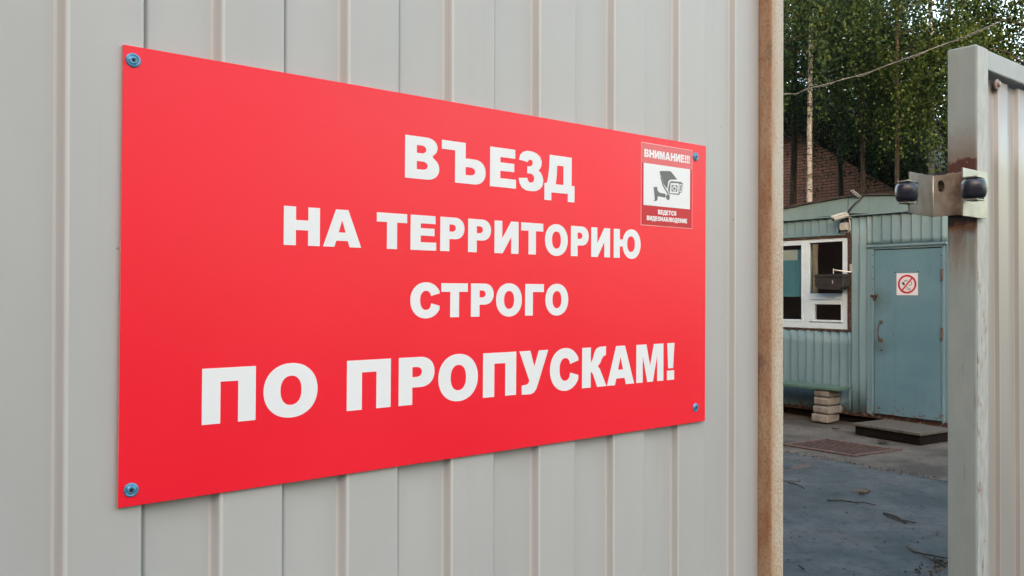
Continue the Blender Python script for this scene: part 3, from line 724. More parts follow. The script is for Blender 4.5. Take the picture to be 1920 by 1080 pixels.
dz1 = q8(900, 415)[1]
bandz = lambda x: (q8(40, 230)[1]+q8(890, 142)[1])/2+.0
BZ = bandz(0)
xs_w = [q8(x, 1200)[0] for x in (90, 143, 200, 256, 315, 372, 430, 490)]
st_ = xs_w[1]-xs_w[0]; xs_w = [xs_w[0]-st_*i for i in range(9, 0, -1)]+xs_w
xs_r = [q8(x, 300)[0] for x in (530, 597, 660, 727, 795, 862, 932, 1000, 1074, 1140)]
wt = q8(515, 700)[0]                            # outer edge of the brown trim
panel(BL, wt, wz1+.03, BZ, sorted([q8(x, 280)[0] for x in (65, 118, 175, 232, 290, 345, 402, 470)]+[q8(65, 280)[0]-.16*i for i in (1, 2, 3)]))
panel(BL, wt, zbL, wz0-.03, xs_w)
panel(BL, wx0, wz0-.03, wz1+.03, xs_w)
panel(wt, dx0-.055, zbL, BZ, [wt+.10, wt+.25])
panel(dx0-.055, BR, dz1+.03, BZ, xs_r)
# side walls, back, floor beam
b = MB(); b.box(BL, BL+.03, .0, 2.8, zbL, BZ).box(BL+.03, BR-.03, 2.76, 2.8, zbL, BZ); b.build('back_and_side_wall', M['booth'], booth)
MB().box(BR-.03, BR, .004, 2.8, zbL, BZ).build('side_wall', M['booth'], booth)
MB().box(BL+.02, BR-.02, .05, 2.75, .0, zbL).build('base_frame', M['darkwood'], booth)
MB().box(BL, BR, -.012, .05, zbL-.035, zbL+.012).build('sill_rail', M['rust'], booth, .003)
# shallow arched roof with flat fascia
pk = q8(500, 76)[1]; ltop = q8(40, 150)
rpts = [(BL-.06, pk-.30), (ltop[0], pk-.075), (-.45, pk-.03), (0, pk), (.3, pk-.004), (.62, pk-.03), (1.0, pk-.10), (BR+.06, pk-.15)]
def roofz(x):
    for (a, za_), (b_3, zb_3) in zip(rpts[:-1], rpts[1:]):
        if a <= x <= b_3: return za_+(zb_3-za_)*(x-a)/(b_3-a)
    return rpts[-1][1]
fx0, fx1 = BL-.03, BR+.03
xsr = sorted([fx0, fx1]+[p[0] for p in rpts[1:-1]])
for a, b_4 in ((fx0, -.006), (.006, fx1)):
    xx = [a]+[x for x in xsr if a < x < b_4]+[b_4]
    out = [(x, roofz(x)) for x in xx]+[(x, BZ-.03+.02*(abs(x) < .02)) for x in reversed(xx)]
    MB().prism(out, 'y', -.05, -.028).build('fascia', M['fascia'], booth, .003)
    MB().box(a, b_4, -.060, -.028, BZ-.045, BZ-.03).build('fascia_lip', M['fascia'], booth, .003)
out = [(x, roofz(x)+.022) for x in xsr]+[(x, roofz(x)+.002) for x in reversed(xsr)]
MB().prism(out, 'y', -.075, 2.85).build('roof', M['roof_felt'], booth)
out = [(x, roofz(x)) for x in xsr]+[(fx1, BZ-.01), (fx0, BZ-.01)]
MB().prism(out, 'y', 2.77, 2.8).build('rear_gable', M['booth'], booth)
# window
fr = MB(); yw = -.012
def wbox(mb, x0, x1, z0, z1, y0=yw, y1=.045): mb.box(x0, x1, y0, y1, z0, z1)
mx0, mx1 = q8(176, 600)[0], q8(212, 600)[0]
fw = .055
pu0, pu1 = q8(218, 500)[0], q8(449, 500)[0]; pz1, pz0 = q8(330, 395)[1], q8(330, 747)[1]
tz1, tz0 = pz0, q8(330, 790)[1]
lx0, lx1 = q8(255, 870)[0], q8(441, 870)[0]; lz1, lz0 = q8(350, 822)[1], q8(350, 931)[1]
win = MB()
win.box(wx0, wx1, yw, .045, wz1-.045, wz1)
win.box(wx0, wx1, yw, .045, wz0, wz0+.075)
win.box(wx0, wx0+.05, yw, .045, wz0+.075, wz1-.045)
win.box(pu1, wx1, yw, .045, wz0+.075, wz1-.045)
win.box(mx0, pu0, yw, .045, wz0+.075, wz1-.045)
W_ = win.build('window', M['upvc'], booth, .004)
s1 = MB(); s1.box(pu0, pu1, yw-.006, .04, tz0, tz1+.002); s1.build('transom', M['upvc'], W_, .004)
s2 = MB()
s2.box(pu0+.004, lx0, yw-.012, .035, wz0+.085, tz0-.004).box(lx1, pu1-.004, yw-.012, .035, wz0+.085, tz0-.004)
s2.box(lx0, lx1, yw-.012, .035, lz1, tz0-.004).box(lx0, lx1, yw-.012, .035, wz0+.085, lz0)
s2.build('sash', M['upvc'], W_, .004)
lp0 = wx0+.05; lpt = q8(100, 412)[1]; lpb = q8(100, 926)[1]
s3 = MB(); s3.box(lp0, lp0+.05, yw-.004, .038, lpb, lpt).box(mx0-.03, mx0, yw-.004, .038, lpb, lpt)
s3.box(lp0, mx0, yw-.004, .038, lpt, wz1-.045).box(lp0, mx0, yw-.004, .038, wz0+.075, lpb)
s3.build('sash', M['upvc'], W_, .004)
MB().box(pu0, pu1, .012, .016, pz0, pz1).build('pane', M['glass'], W_)
MB().box(lx0, lx1, .008, .012, lz0, lz1).build('pane', M['glass'], W_)
MB().box(lp0+.05, mx0-.03, .012, .016, lpb, lpt).build('pane', M['glass'], W_)
bz0 = q8(100, 768)[1]; bz1 = q8(100, 438)[1]
m = MB()
for i in range(22):
    x = lp0+.01+(mx0-lp0-.02)*i/22; m.box(x, x+(mx0-lp0-.02)/22, .05+.002*(i % 2), .054+.002*(i % 2), bz0+.0012*(i % 3), bz1)
m.build('blue_blind', M['blind'], W_)
a_ = q8(30, 445); c_ = q8(118, 512); MB().box(a_[0]-.08, c_[0], .044, .046, c_[1], a_[1]).build('paper_notice', M['paper'], W_)
m = MB(); n = 14; xs = np.linspace(pu0+.005, pu0+.09, n)
m.add([(x-.03*(1-zz)*(zz > .5), .055+.012*math.sin(i*1.9), pz0+(pz1-pz0)*zz) for zz in (0, .35, .7, 1) for i, x in enumerate(xs)], [(j*n+i, j*n+i+1, (j+1)*n+i+1, (j+1)*n+i) for j in range(3) for i in range(n-1)])
m.build('curtain', M['curtain'], W_, smooth='all')
m = MB()                                        # room behind the glass
m.box(BL+.1, dx0-.02, 1.4, 1.42, zbL, BZ-.05); m.build('inner_wall', M['interior'], booth)
MB().box(wx0, pu1, .25, .65, wz0-.03, wz0+.0).build('desk', M['interior'], booth)
# brown flaking trim
tr = MB()
tr.box(BL+.2, wt, -.026, .0, wz1+.002, wz1+.028).box(wx1+.002, wt, -.028, .0, wz0-.03, wz1+.002).box(BL+.2, wt, -.026, .0, wz0-.03, wz0-.002)
tr.build('window_trim', M['rust'], booth, .004)
MB().box(q8(478, 300)[0], q8(500, 300)[0], -.030, .0, wz1+.028, BZ-.05).build('corner_strip', M['rust'], booth, .003)
MB().box(BL+.2, q8(478, 300)[0]-.004, -.034, -.002, wz1+.034, wz1+.058).build('drip_strip', M['booth'], booth, .003)
# door
dl0, dl1 = q8(672, 700)[0], q8(1140, 700)[0]
dlt = q8(900, 437)[1]; dlb = bx(1700, 782)[1]
dr_ = MB(); dr_.box(dl0, dl1, -.012, .03, dlb, dlt)
D_ = dr_.build('door', M['door'], booth, .004, label='flat blue green steel door with no smoking plate')
f_ = MB(); f_.box(dx0, dl0-.006, -.022, .03, dlb-.03, dz1).box(dl1+.006, dx1-.012, -.022, .03, dlb-.03, dz1).box(dx0, dx1-.012, -.022, .03, dlt+.012, dz1+.0)
f_.build('door_frame', M['booth'], booth, .004)
MB().box(dx0-.055, BR, -.040, .0, dz1+.002, dz1+.03).build('lintel_strip', M['booth'], booth, .004)
MB().box(dx0-.055, dx0-.004, -.018, .0, zbL, dz1).build('jamb_board', M['booth'], booth, .004)
MB().box(dl0, dl1, .0, .025, dlt+.001, dlt+.011).build('door_gap', M['pit'], booth)
MB().box(dx0-.05, dx1, -.030, .0, zbL+.012, dlb-.012).build('threshold', M['rust'], booth, .003)
# door furniture
def grime(mat, cx, cz, r):
    nt = mat.node_tree; b = nt.nodes['Principled BSDF']; src = b.inputs['Base Color'].links[0].from_socket
    v = coords(nt); sub = N(nt, 'ShaderNodeVectorMath', operation='DISTANCE'); nt.links.new(v, sub.inputs[0]); sub.inputs[1].default_value = (cx, 0, cz)
    dd = math_(nt, 'ADD', sub.outputs['Value'], math_(nt, 'MULTIPLY', noise(nt, v, 6, 6, .65), r*1.1))
    mr = N(nt, 'ShaderNodeMapRange', **{'From Min': r*.5, 'From Max': r*1.6, 'To Min': .6, 'To Max': 0.}); nt.links.new(dd, mr.inputs[0])
    nt.links.new(mix(nt, mr.outputs[0], src, (.030, .045, .045)), b.inputs['Base Color'])
grime(M['door'], *q8(690, 800), .20)
grime(M['door'], *q8(700, 1120), .16)
hx, hz = q8(712, 1010); hh = .5*(q8(712, 945)[1]-q8(712, 1072)[1])
m = MB(); m.tube([(hx+.008, -.012, hz+hh), (hx+.004, -.045, hz+hh*.85), (hx-.006, -.055, hz+hh*.3), (hx-.006, -.055, hz-hh*.3), (hx+.004, -.045, hz-hh*.85), (hx+.008, -.012, hz-hh)], .0075, 8)
m.lathe([(.024, 0), (.024, -.006)], (hx+.01, -.012, hz+hh), 14, 'y').lathe([(.026, 0), (.026, -.006)], (hx+.01, -.012, hz-hh), 14, 'y')
m.build('handle', M['grate'], D_, smooth=40)
kx, kz = q8(722, 1140); MB().box(kx-.014, kx+.014, -.016, -.010, kz-.012, kz+.006).build('keyhole', M['pit'], D_, .003)
lx, lz = q8(676, 760); m = MB(); m.box(lx-.05, lx+.035, -.032, -.012, lz-.018, lz+.01).box(lx+.0, lx+.022, -.05, -.022, lz-.05, lz-.005); m.build('hasp', M['rust'], D_, .004)
for y0, y1 in ((575, 655), (985, 1070)):
    hx_, z1_ = q8(1147, y0); z0_ = q8(1147, y1)[1]; m = MB(); m.lathe([(.013, 0), (.013, z1_-z0_)], (hx_, -.026, z0_), 12); m.build('hinge', M['grate'], D_, smooth=40)
for y in (478, 560, 645, 720):
    x_, z__ = q8(662, y); MB().lathe([(.006, -.022), (.004, -.026)], (x_, 0, z__), 8, 'y').build('rivet', M['darkwood'], D_)
for x, y in ((817, 598), (977, 592), (804, 1030), (1138, 480)):
    x_, z__ = q8(x, y); MB().lathe([(.007, -.012), (.005, -.0155)], (x_, 0, z__), 8, 'y').build('rivet', M['darkwood'], D_)
# no smoking plate
ns = thing('no_smoking_sign', 'square white no smoking sign with red ring on the booth door', 'sign', BOOTH)
nx0, nz1 = q8(823, 605, -.015); nx1, nz0 = q8(972, 758, -.015)
MB().box(nx0, nx1, -.0150, -.0122, nz0, nz1).build('plate', simple('plate_white', (.46, .50, .57), .5, var=.03), ns, .0006)
cx, cz, rr = (nx0+nx1)/2, (nz0+nz1)/2, (nx1-nx0)*.435
def flatring(mb, cx, cz, ro, ri, y, k=48):
    vs = [(cx+ro*math.cos(2*math.pi*i/k), y, cz+ro*math.sin(2*math.pi*i/k)) for i in range(k)]+[(cx+ri*math.cos(2*math.pi*i/k), y, cz+ri*math.sin(2*math.pi*i/k)) for i in range(k)]
    mb.add(vs, [(i, (i+1) % k, k+(i+1) % k, k+i) for i in range(k)])
m = MB(); flatring(m, cx, cz, rr, rr*.80, -.0160)
dx, dz = math.cos(R(50)), math.sin(R(50)); nxp, nzp = -dz, dx
t_ = rr*.085; L2 = rr*.84
m.add([(cx+dx*L2+nxp*t_, -.0166, cz+dz*L2+nzp*t_), (cx+dx*L2-nxp*t_, -.0166, cz+dz*L2-nzp*t_), (cx-dx*L2-nxp*t_, -.0166, cz-dz*L2-nzp*t_), (cx-dx*L2+nxp*t_, -.0166, cz-dz*L2+nzp*t_)], [(0, 1, 2, 3)])
m.build('red_ring', M['sign_red'], ns)
m = MB()
def ln(pts, wd):
    for (x0, z0), (x1, z1) in zip(pts[:-1], pts[1:]):
        vx, vz = x1-x0, z1-z0; L = math.hypot(vx, vz); px_, pz_ = -vz/L*wd, vx/L*wd
        m.add([(cx+rr*(x0+px_), -.0155, cz+rr*(z0+pz_)), (cx+rr*(x1+px_), -.0155, cz+rr*(z1+pz_)), (cx+rr*(x1-px_), -.0155, cz+rr*(z1-pz_)), (cx+rr*(x0-px_), -.0155, cz+rr*(z0-pz_))], [(0, 1, 2, 3)])
ln([(-.52, .18), (-.28, -.08)], .11); ln([(-.05, -.30), (.36, -.52), (.28, -.66), (-.14, -.42)], .025)
ln([(-.34, .22), (-.22, .42), (0, .38), (.02, .25)], .03); ln([(.30, .35), (.46, .25), (.50, .02), (.36, -.14), (.18, -.10)], .03); ln([(-.1, -.28), (.36, -.56)], .0125)
m.build('cigarette_pictogram', M['black_ink'], ns)
# black tin box hung before the window on an arm
bb = thing('hanging_box', 'black tin box hanging on a thin metal arm before the booth window', 'box', BOOTH)
x0, z1 = q8(275, 612, -.12); x1, z0 = q8(484, 720, -.12)
mz = z1-(z1-z0)*.22
out = [(x0+.012, mz), (x1-.004, mz), (x1-.004, z0+.04), (x1-.05, z0), (x0+.05, z0+.012), (x0+.012, z0+.05)]
MB().prism(out, 'y', -.22, -.07).build('body', M['black_box'], bb, .012)
MB().prism([(x0, mz+.002), (x1, mz+.002), (x1-.01, z1), (x0+.02, z1-.004)], 'y', -.228, -.062).build('lid', M['black_box'], bb, .008)
a = q8(398, 582, -.1); c = q8(507, 597, -.04)
m = MB(); m.tube([(a[0], -.15, a[1]), ((a[0]+c[0])/2, -.12, (a[1]+c[1])/2+.002), (c[0], -.045, c[1])], .0075, 8); m.tube([(a[0], -.15, a[1]+.018), (a[0], -.15, z1-.004)], .006, 8)
m.build('arm', M['steel'], bb, smooth=40)
MB().box(c[0]-.018, c[0]+.012, -.05, -.026, c[1]-.005, c[1]+.10).build('mount', M['white_plastic'], bb, .004)
MB().box(x0+(x1-x0)*.63, x0+(x1-x0)*.63+.012, -.224, -.219, z0+.075, z0+.115).build('latch', M['steel'], bb, .002)
# security camera, junction box, cables
cc = thing('security_camera', 'small white bullet camera under the booth fascia beside cables', 'camera', BOOTH)
a = Vector((q8(463, 208, -.14)[0], -.07, q8(463, 208)[1]+.005)); c = Vector((q8(385, 228, -.2)[0], -.21, q8(385, 228, -.2)[1]))
m = MB(); m.tube([a, a.lerp(c, .5), c], [.026, .027, .027], 14); m.build('body', M['white_plastic'], cc, smooth=40)
dirv = (c-a).normalized(); m = MB(); m.tube([c-dirv*.02, c+dirv*.004], [.022, .022], 14); m.build('lens', M['pit'], cc)
m = MB(); m.tube([a+Vector((0, 0, .026)), (a+c)/2+Vector((0, 0, .031)), c+dirv*.03+Vector((0, 0, .028))], [.018, .025, .023], 8); m.build('sun_hood', M['white_plastic'], cc, smooth=40)
m = MB(); m.tube([a+Vector((.0, -.01, -.02)), a+Vector((.02, .035, -.03))], .011, 8); m.build('bracket', M['steel'], cc)
jb = thing('junction_box', 'white cable junction box under the security camera', 'junction box', BOOTH)
x0, z1 = q8(434, 255, -.05); x1, z0 = q8(488, 305, -.05)
MB().box(x0, x1, -.085, -.032, z0, z1).build('body', M['white_plastic'], jb, .006)
MB().box(x0+.006, x1-.006, -.092, -.0855, z0+.006, z1-.006).build('cover', M['white_plastic'], jb, .004)
def cabl(pts8, off, r, name='cable', label=None, mat='cable'):
    P = [(*q8(x, y, o_),) for (x, y), o_ in zip(pts8, off)]
    m = MB(); m.tube([(p[0], o_, p[1]) for p, o_ in zip(P, off)], r, 8); o = m.build(name, M[mat], None, smooth='all'); o.matrix_world = BOOTH
    tag(o, label, 'cable'); return o
cabl([(582, 72), (560, 95), (530, 120), (505, 150), (490, 170), (478, 190), (455, 215), (436, 240), (426, 275), (424, 322)], [-.06, -.10, -.11, -.10, -.085, -.08, -.075, -.07, -.05, -.045], .011, label='thick black cable bending over the booth fascia and down beside the window')
cabl([(488, 215), (497, 240), (500, 290), (492, 312), (465, 320), (430, 318)], [-.04]*6, .009, label='white cable looping round the junction box', mat='white_plastic')
an = thing('wire_stubs', 'two thin pale wire stubs sticking up from the booth roof', 'wire', BOOTH)
for p0, p1 in (((520, 30), (572, 78)), ((535, 26), (583, 72))):
    a = q8(*p0, -.1); c = q8(*p1, -.06); m = MB(); m.tube([(a[0], -.16, a[1]), (c[0], -.06, c[1]-.01)], .007, 6); m.build('wire', M['steel'], an)

# ================================================================== BENCH, BLOCKS, STEP, GRATE
bench = thing('plank_bench', 'green painted plank bench along the booth wall under the window', 'bench', BOOTH)
xr, zr = bx(1571, 725, -.38)
zpl = bx(1530, 724, -.38)[1]
MB().box(BL+.1, xr, -.40, -.09, zpl-.035, zpl).build('seat', M['bench_green'], bench, .006)
MB().box(BL+.2, BL+.26, -.36, -.12, .0, zpl-.035).build('leg', M['darkwood'], bench, .006)
bxc = bx(1540, 760, -.36)[0]; bw = .5*(bx(1555, 760, -.36)[0]-bx(1525, 760, -.36)[0])
zz = 0.; hs = zpl-.035
for i, (dx_, hgt, wd, ro) in enumerate(((-.02, .27, 1.02, 4), (.008, .25, 1.06, -3), (-.004, .25, .98, 5), (.0, .23, 1.0, -2))):
    h_ = hs*hgt
    o = MB().prism([(-bw*wd, -.15+.012*i), (bw*wd*.97, -.15), (bw*wd, .15), (-bw*wd*.98, .14)], 'z', 0.003, h_-.004-.004*(i % 2)).build('block', M['brickblock'], None, .02)
    o.matrix_world = BOOTH @ Matrix.Translation(Vector((bxc+dx_, -.24, zz))) @ Matrix.Rotation(R(ro), 4, 'Z')
    tag(o, ['bottom pale brick block of the stack holding up the green bench', 'second pale block from the bottom under the green bench', 'third pale block from the bottom under the green bench', 'topmost pale block of the stack, touching the green bench'][i], 'block', 'blocks stacked under the bench')
    zz += h_
step = thing('door_step', 'low dark wooden step with a worn board top before the booth door', 'step')
zst = .125
A = Vector((*gnd(1598, 793, zst), zst)); B_ = Vector((*gnd(1726, 813, zst), zst)); C_ = Vector((*gnd(1774, 802, zst), zst))
ex = (B_-A); ex.z = 0; ey = Vector((-ex.y, ex.x, 0)).normalized(); lenx = ex.length; ex.normalize()
dpt_ = .62
ang = math.atan2(ex.y, ex.x); step.matrix_world = Matrix.Translation(Vector((A.x, A.y, 0))) @ Matrix.Rotation(ang, 4, 'Z')
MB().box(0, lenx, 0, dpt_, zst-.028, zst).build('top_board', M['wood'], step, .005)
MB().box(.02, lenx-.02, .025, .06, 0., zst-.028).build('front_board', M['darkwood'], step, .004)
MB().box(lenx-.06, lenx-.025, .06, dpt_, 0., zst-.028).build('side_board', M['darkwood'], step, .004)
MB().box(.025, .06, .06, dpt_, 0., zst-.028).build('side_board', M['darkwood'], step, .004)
gr = thing('drain_grate', 'rusty barred drain grate set in the ground before the booth', 'grate')
gq = [Vector((*gnd(x, y), 0)) for x, y in ((1469, 833), (1600, 854), (1680, 843), (1549, 823))]
def gl(u, v, z): 
    p = gq[0]*(1-u)*(1-v)+gq[1]*u*(1-v)+gq[2]*u*v+gq[3]*(1-u)*v; return (p.x, p.y, z)
m = MB(); m.add([gl(0, 0, -.0105), gl(1, 0, -.0105), gl(1, 1, -.0105), gl(0, 1, -.0105)], [(0, 1, 2, 3)]); m.build('pit', M['pit'], gr)
def gbar(u0, v0, u1, v1, hw, z0, z1):
    a, b = Vector(gl(u0, v0, 0)), Vector(gl(u1, v1, 0)); t = (b-a).normalized(); nn = Vector((-t.y, t.x, 0))*hw
    m = MB(); m.add([a+nn+Vector((0, 0, z0)), b+nn+Vector((0, 0, z0)), b-nn+Vector((0, 0, z0)), a-nn+Vector((0, 0, z0)), a+nn+Vector((0, 0, z1)), b+nn+Vector((0, 0, z1)), b-nn+Vector((0, 0, z1)), a-nn+Vector((0, 0, z1))],
        [(0, 3, 2, 1), (4, 5, 6, 7), (0, 1, 5, 4), (1, 2, 6, 5), (2, 3, 7, 6), (3, 0, 4, 7)]); return m
m = gbar(0, 0, 1, 0, .02, -.01, .005); m.build('frame_bar', M['grate'], gr, .002)
gbar(1.0, -.02, 1, 1.12, .02, -.01, .005).build('frame_bar', M['grate'], gr, .002)
gbar(1, 1, 0, 1, .02, -.01, .005).build('frame_bar', M['grate'], gr, .002)
gbar(0, 1, 0, 0, .02, -.01, .005).build('frame_bar', M['grate'], gr, .002)
for i in range(1, 9):
    v = i/9; gbar(.02, v, .98, v, .014, -.008, -.002).build('bar', M['grate'], gr, .002)
# twigs
def twig(px, r, label, side=()):
    m = MB(); P = [Vector((*gnd(x, y), .010+random.uniform(0, .012))) for x, y in px]
    m.tube(P, [r*(1-.5*i/len(P)) for i in range(len(P))], 6)
    for a, b in side:
        m.tube([Vector((*gnd(*a), .012)), Vector((*gnd(*b), .02))], r*.5, 5)
    o = m.build('twig', M['twig'], None, smooth='all'); tag(o, label, 'twig', 'twigs lying on the yard')
Z3 = lambda *ps: [(1400+x/2.842, 700+y/2.842) for x, y in ps]
twig(Z3((220, 590), (255, 596), (285, 610), (308, 622)), .006, 'short dark twig on the concrete nearest the rusty fence post')
twig(Z3((195, 583), (240, 582), (285, 585)), .004, 'thin straight twig just beyond the short dark twig by the post')
twig(Z3((430, 684), (500, 684), (560, 692), (620, 700), (690, 714)), .006, 'long thin twig lying in the middle of the concrete', [(Z3((560, 690))[0], Z3((595, 712))[0])])
twig(Z3((730, 754), (765, 765), (800, 780), (850, 806)), .011, 'thick dark stick with a frayed end on the concrete', [(Z3((800, 782))[0], Z3((900, 812))[0]), (Z3((745, 768))[0], Z3((820, 798))[0])])
twig(Z3((855, 935), (890, 962), (940, 975), (1000, 990), (1068, 998)), .007, 'forked branch on the concrete close to the gate post', [(Z3((940, 975))[0], Z3((985, 1012))[0]), (Z3((1000, 990))[0], Z3((1050, 1020))[0])])
twig(Z3((455, 300), (475, 304), (492, 302), (495, 296)), .010, 'small curled twig on the dusty ground beside the drain grate')
twig(Z3((280, 1042), (295, 1052), (306, 1060)), .007, 'tiny twig at the near end of the concrete by the fence post')
twig(Z3((1015, 845), (1018, 858), (1012, 872)), .005, 'tiny upright looking twig on the concrete right of centre')
# crumbs, dead leaves and grit as loose litter
m = MB()
def crumb(x, y, s):
    a = random.uniform(0, 6.28); k = random.choice((3, 4, 5)); z = .009 if True else 0
    ps_ = [(x+s*math.cos(a+2*math.pi*i/k)*random.uniform(.5, 1.2), y+s*math.sin(a+2*math.pi*i/k)*random.uniform(.5, 1.2), z) for i in range(k)]
    m.add(ps_+[(x, y, z+s*random.uniform(.2, .8))], [(i, (i+1) % k, k) for i in range(k)])
for _ in range(360):
    px_ = random.uniform(1440, 1800); py_ = 560+random.random()**.7*0+random.choice([random.uniform(245, 330), random.uniform(330, 540)])
    x, y = gnd(px_, py_); crumb(x, y, random.uniform(.003, .011))
for _ in range(260):
    i = random.randrange(len(edge)-1); t = random.random(); x = edge[i][0]*(1-t)+edge[i+1][0]*t; y = edge[i][1]*(1-t)+edge[i+1][1]*t
    crumb(x+random.gauss(0, .04), y+random.gauss(0, .05), random.uniform(.004, .014))
for _ in range(60):
    x, y = gnd(1400+random.gauss(622, 16)/2.842, 700+random.gauss(635, 7)/2.842); crumb(x, y, random.uniform(.008, .022))
for _ in range(90):
    x, y = gnd(1400+random.gauss(1010, 45)/2.842, 700+random.gauss(1040, 22)/2.842); crumb(x, y, random.uniform(.005, .018))
for _ in range(40):
    x, y = gnd(1400+random.gauss(725, 12)/2.842, 700+random.gauss(370, 3)/2.842); crumb(x, y, random.uniform(.01, .03))
o = m.build('loose_litter', spotted('litter_mix', (.03, .024, .018), (.10, .085, .065), .5, .56, 6, .95, 0)); tag(o, 'crumbs of dirt, grit and dead leaves on the yard', 'litter', kind='stuff')

# ================================================================== OVERHEAD CABLE
def cable3(px, depths, r, sag=0):
    P = []
    for (x, y), D in zip(px, depths):
        q = ray(x, y); P.append(Vector(q*D/q[1])+Vector((0, 0, EYE)))
    return P
def smooth_path(P, n=6):
    out = []
    for i in range(len(P)-1):
        p0, p1, p2, p3 = P[max(i-1, 0)], P[i], P[i+1], P[min(i+2, len(P)-1)]
        for t in np.linspace(0, 1, n, endpoint=False):
            out.append(.5*((2*p1)+(-p0+p2)*t+(2*p0-5*p1+4*p2-p3)*t*t+(-p0+3*p1-3*p2+p3)*t**3))
    out.append(P[-1]); return out
P = smooth_path(cable3([(1250, 190), (1400, 182), (1473, 176.5), (1495, 175), (1520, 165), (1560, 155), (1600, 144), (1640, 132), (1700, 109), (1750, 91), (1800, 72), (1900, 30)], [9.8, 9.6, 9.4, 9.3, 9.2, 9.1, 9, 8.9, 8.7, 8.6, 8.5, 8.2], .01), 8)
m = MB(); n = len(P)
m.tube(P, .0048, 6); 
m.tube([p+Vector((.012*math.sin(i*.42), 0, .012*math.cos(i*.42)-.004)) for i, p in enumerate(P)], .0036, 6)
o = m.build('overhead_cable', M['wire'], None, smooth='all'); tag(o, 'pale twisted overhead cable crossing in front of the birches', 'cable')

# ================================================================== BRICK BUILDING
BD2 = 21.0
def far_at(x, y, D):
    q = ray(x, y); P = q*D/q[1]; return Vector(P)+Vector((0, 0, EYE))
# gable wall in a plane parallel to the booth front
b2o = far_at(1594, 560, BD2)
BRK = Matrix.Translation(Vector((b2o.x, b2o.y, 0))) @ Matrix.Rotation(math.atan2(e_[1], e_[0]), 4, 'Z')
def fx(x, y):
    q = ray(x, y); o_ = np.array([b2o.x, b2o.y, 0]); t = (o_@b_)/(q@b_); P_ = q*t; return float((P_-o_)@e_), float(P_[2])+EYE
bb2 = thing('brick_building', 'old red brick building with dark sloping roof behind the birches', 'building', BRK)
p1 = fx(1573, 222); p2 = fx(1712, 306)
slope = (p2[1]-p1[1])/(p2[0]-p1[0])
xe = p2[0]+.15; ze = p2[1]+slope*.15; xpk = -4.2; zpk = p1[1]+slope*(-1.3-p1[0])
xpk2 = -1.3
outl = [(-34, 0), (xe, 0), (xe, ze), (xpk2, zpk), (-34, zpk-.3)]
wallm = MB().prism(outl, 'y', 0, .4); wallm.build('wall', M['brick'], bb2)
MB().box(xe-.4, xe, .4, 18, 0, ze).build('wall', M['brick'], bb2)
rf = MB(); th = .28
rf.prism([(xpk2, zpk+.02), (xe+.45, ze+slope*.45+.02), (xe+.45, ze+slope*.45+th), (xpk2, zpk+th+.04)], 'y', -.45, 18)
rf.build('roof', M['roof_felt'], bb2)
MB().prism([(-34.4, zpk-.3), (xpk2-.002, zpk+.02), (xpk2-.002, zpk+th+.04), (-34.4, zpk)], 'y', -.45, 18).build('roof', M['roof_felt'], bb2)

MB().prism([(xpk2, zpk-.95), (xe+.42, ze+slope*.42-.75), (xe+.42, ze+slope*.42+.0), (xpk2, zpk)], 'y', -.42, -.36).build('verge_board_with_shade', M['darkwood'], bb2)  # board made deep and near black to include the shade under the eave
MB().prism([(-34.3, zpk-1.2), (xpk2-.002, zpk-.95), (xpk2-.002, zpk), (-34.3, zpk-.3)], 'y', -.42, -.36).build('verge_board_with_shade', M['darkwood'], bb2)
# ================================================================== TREES
def leaves_mesh(name, pts, dirs, size, mat, parent):
    """one small folded blade per point (two quads sharing a midrib)"""
    n = len(pts)
    a = rng.normal(size=(n, 3)); dirs = dirs/np.linalg.norm(dirs, axis=1, keepdims=True)
    side = np.cross(dirs, a); side /= np.linalg.norm(side, axis=1, keepdims=True)+1e-9
    nrm = np.cross(side, dirs)
    sz = size*rng.uniform(.65, 1.25, (n, 1))
    base = pts; tip = pts+dirs*sz; mid = pts+dirs*sz*.42
    l = mid+side*sz*.40+nrm*sz*.10; r_ = mid-side*sz*.40+nrm*sz*.10
    v = np.stack([base, l, tip, r_], 1).reshape(-1, 3)
    me = bpy.data.meshes.new(name)
    me.vertices.add(4*n); me.vertices.foreach_set('co', v.ravel())
    me.loops.add(4*n); me.loops.foreach_set('vertex_index', np.arange(4*n, dtype=np.int32))
    me.polygons.add(n); me.polygons.foreach_set('loop_start', np.arange(0, 4*n, 4, dtype=np.int32))
    try: me.polygons.foreach_set('loop_total', np.full(n, 4, dtype=np.int32))
    except Exception: pass
    me.update(calc_edges=True); me.materials.append(mat)
    o = bpy.data.objects.new(name, me); COL.objects.link(o); o.parent = parent; return o
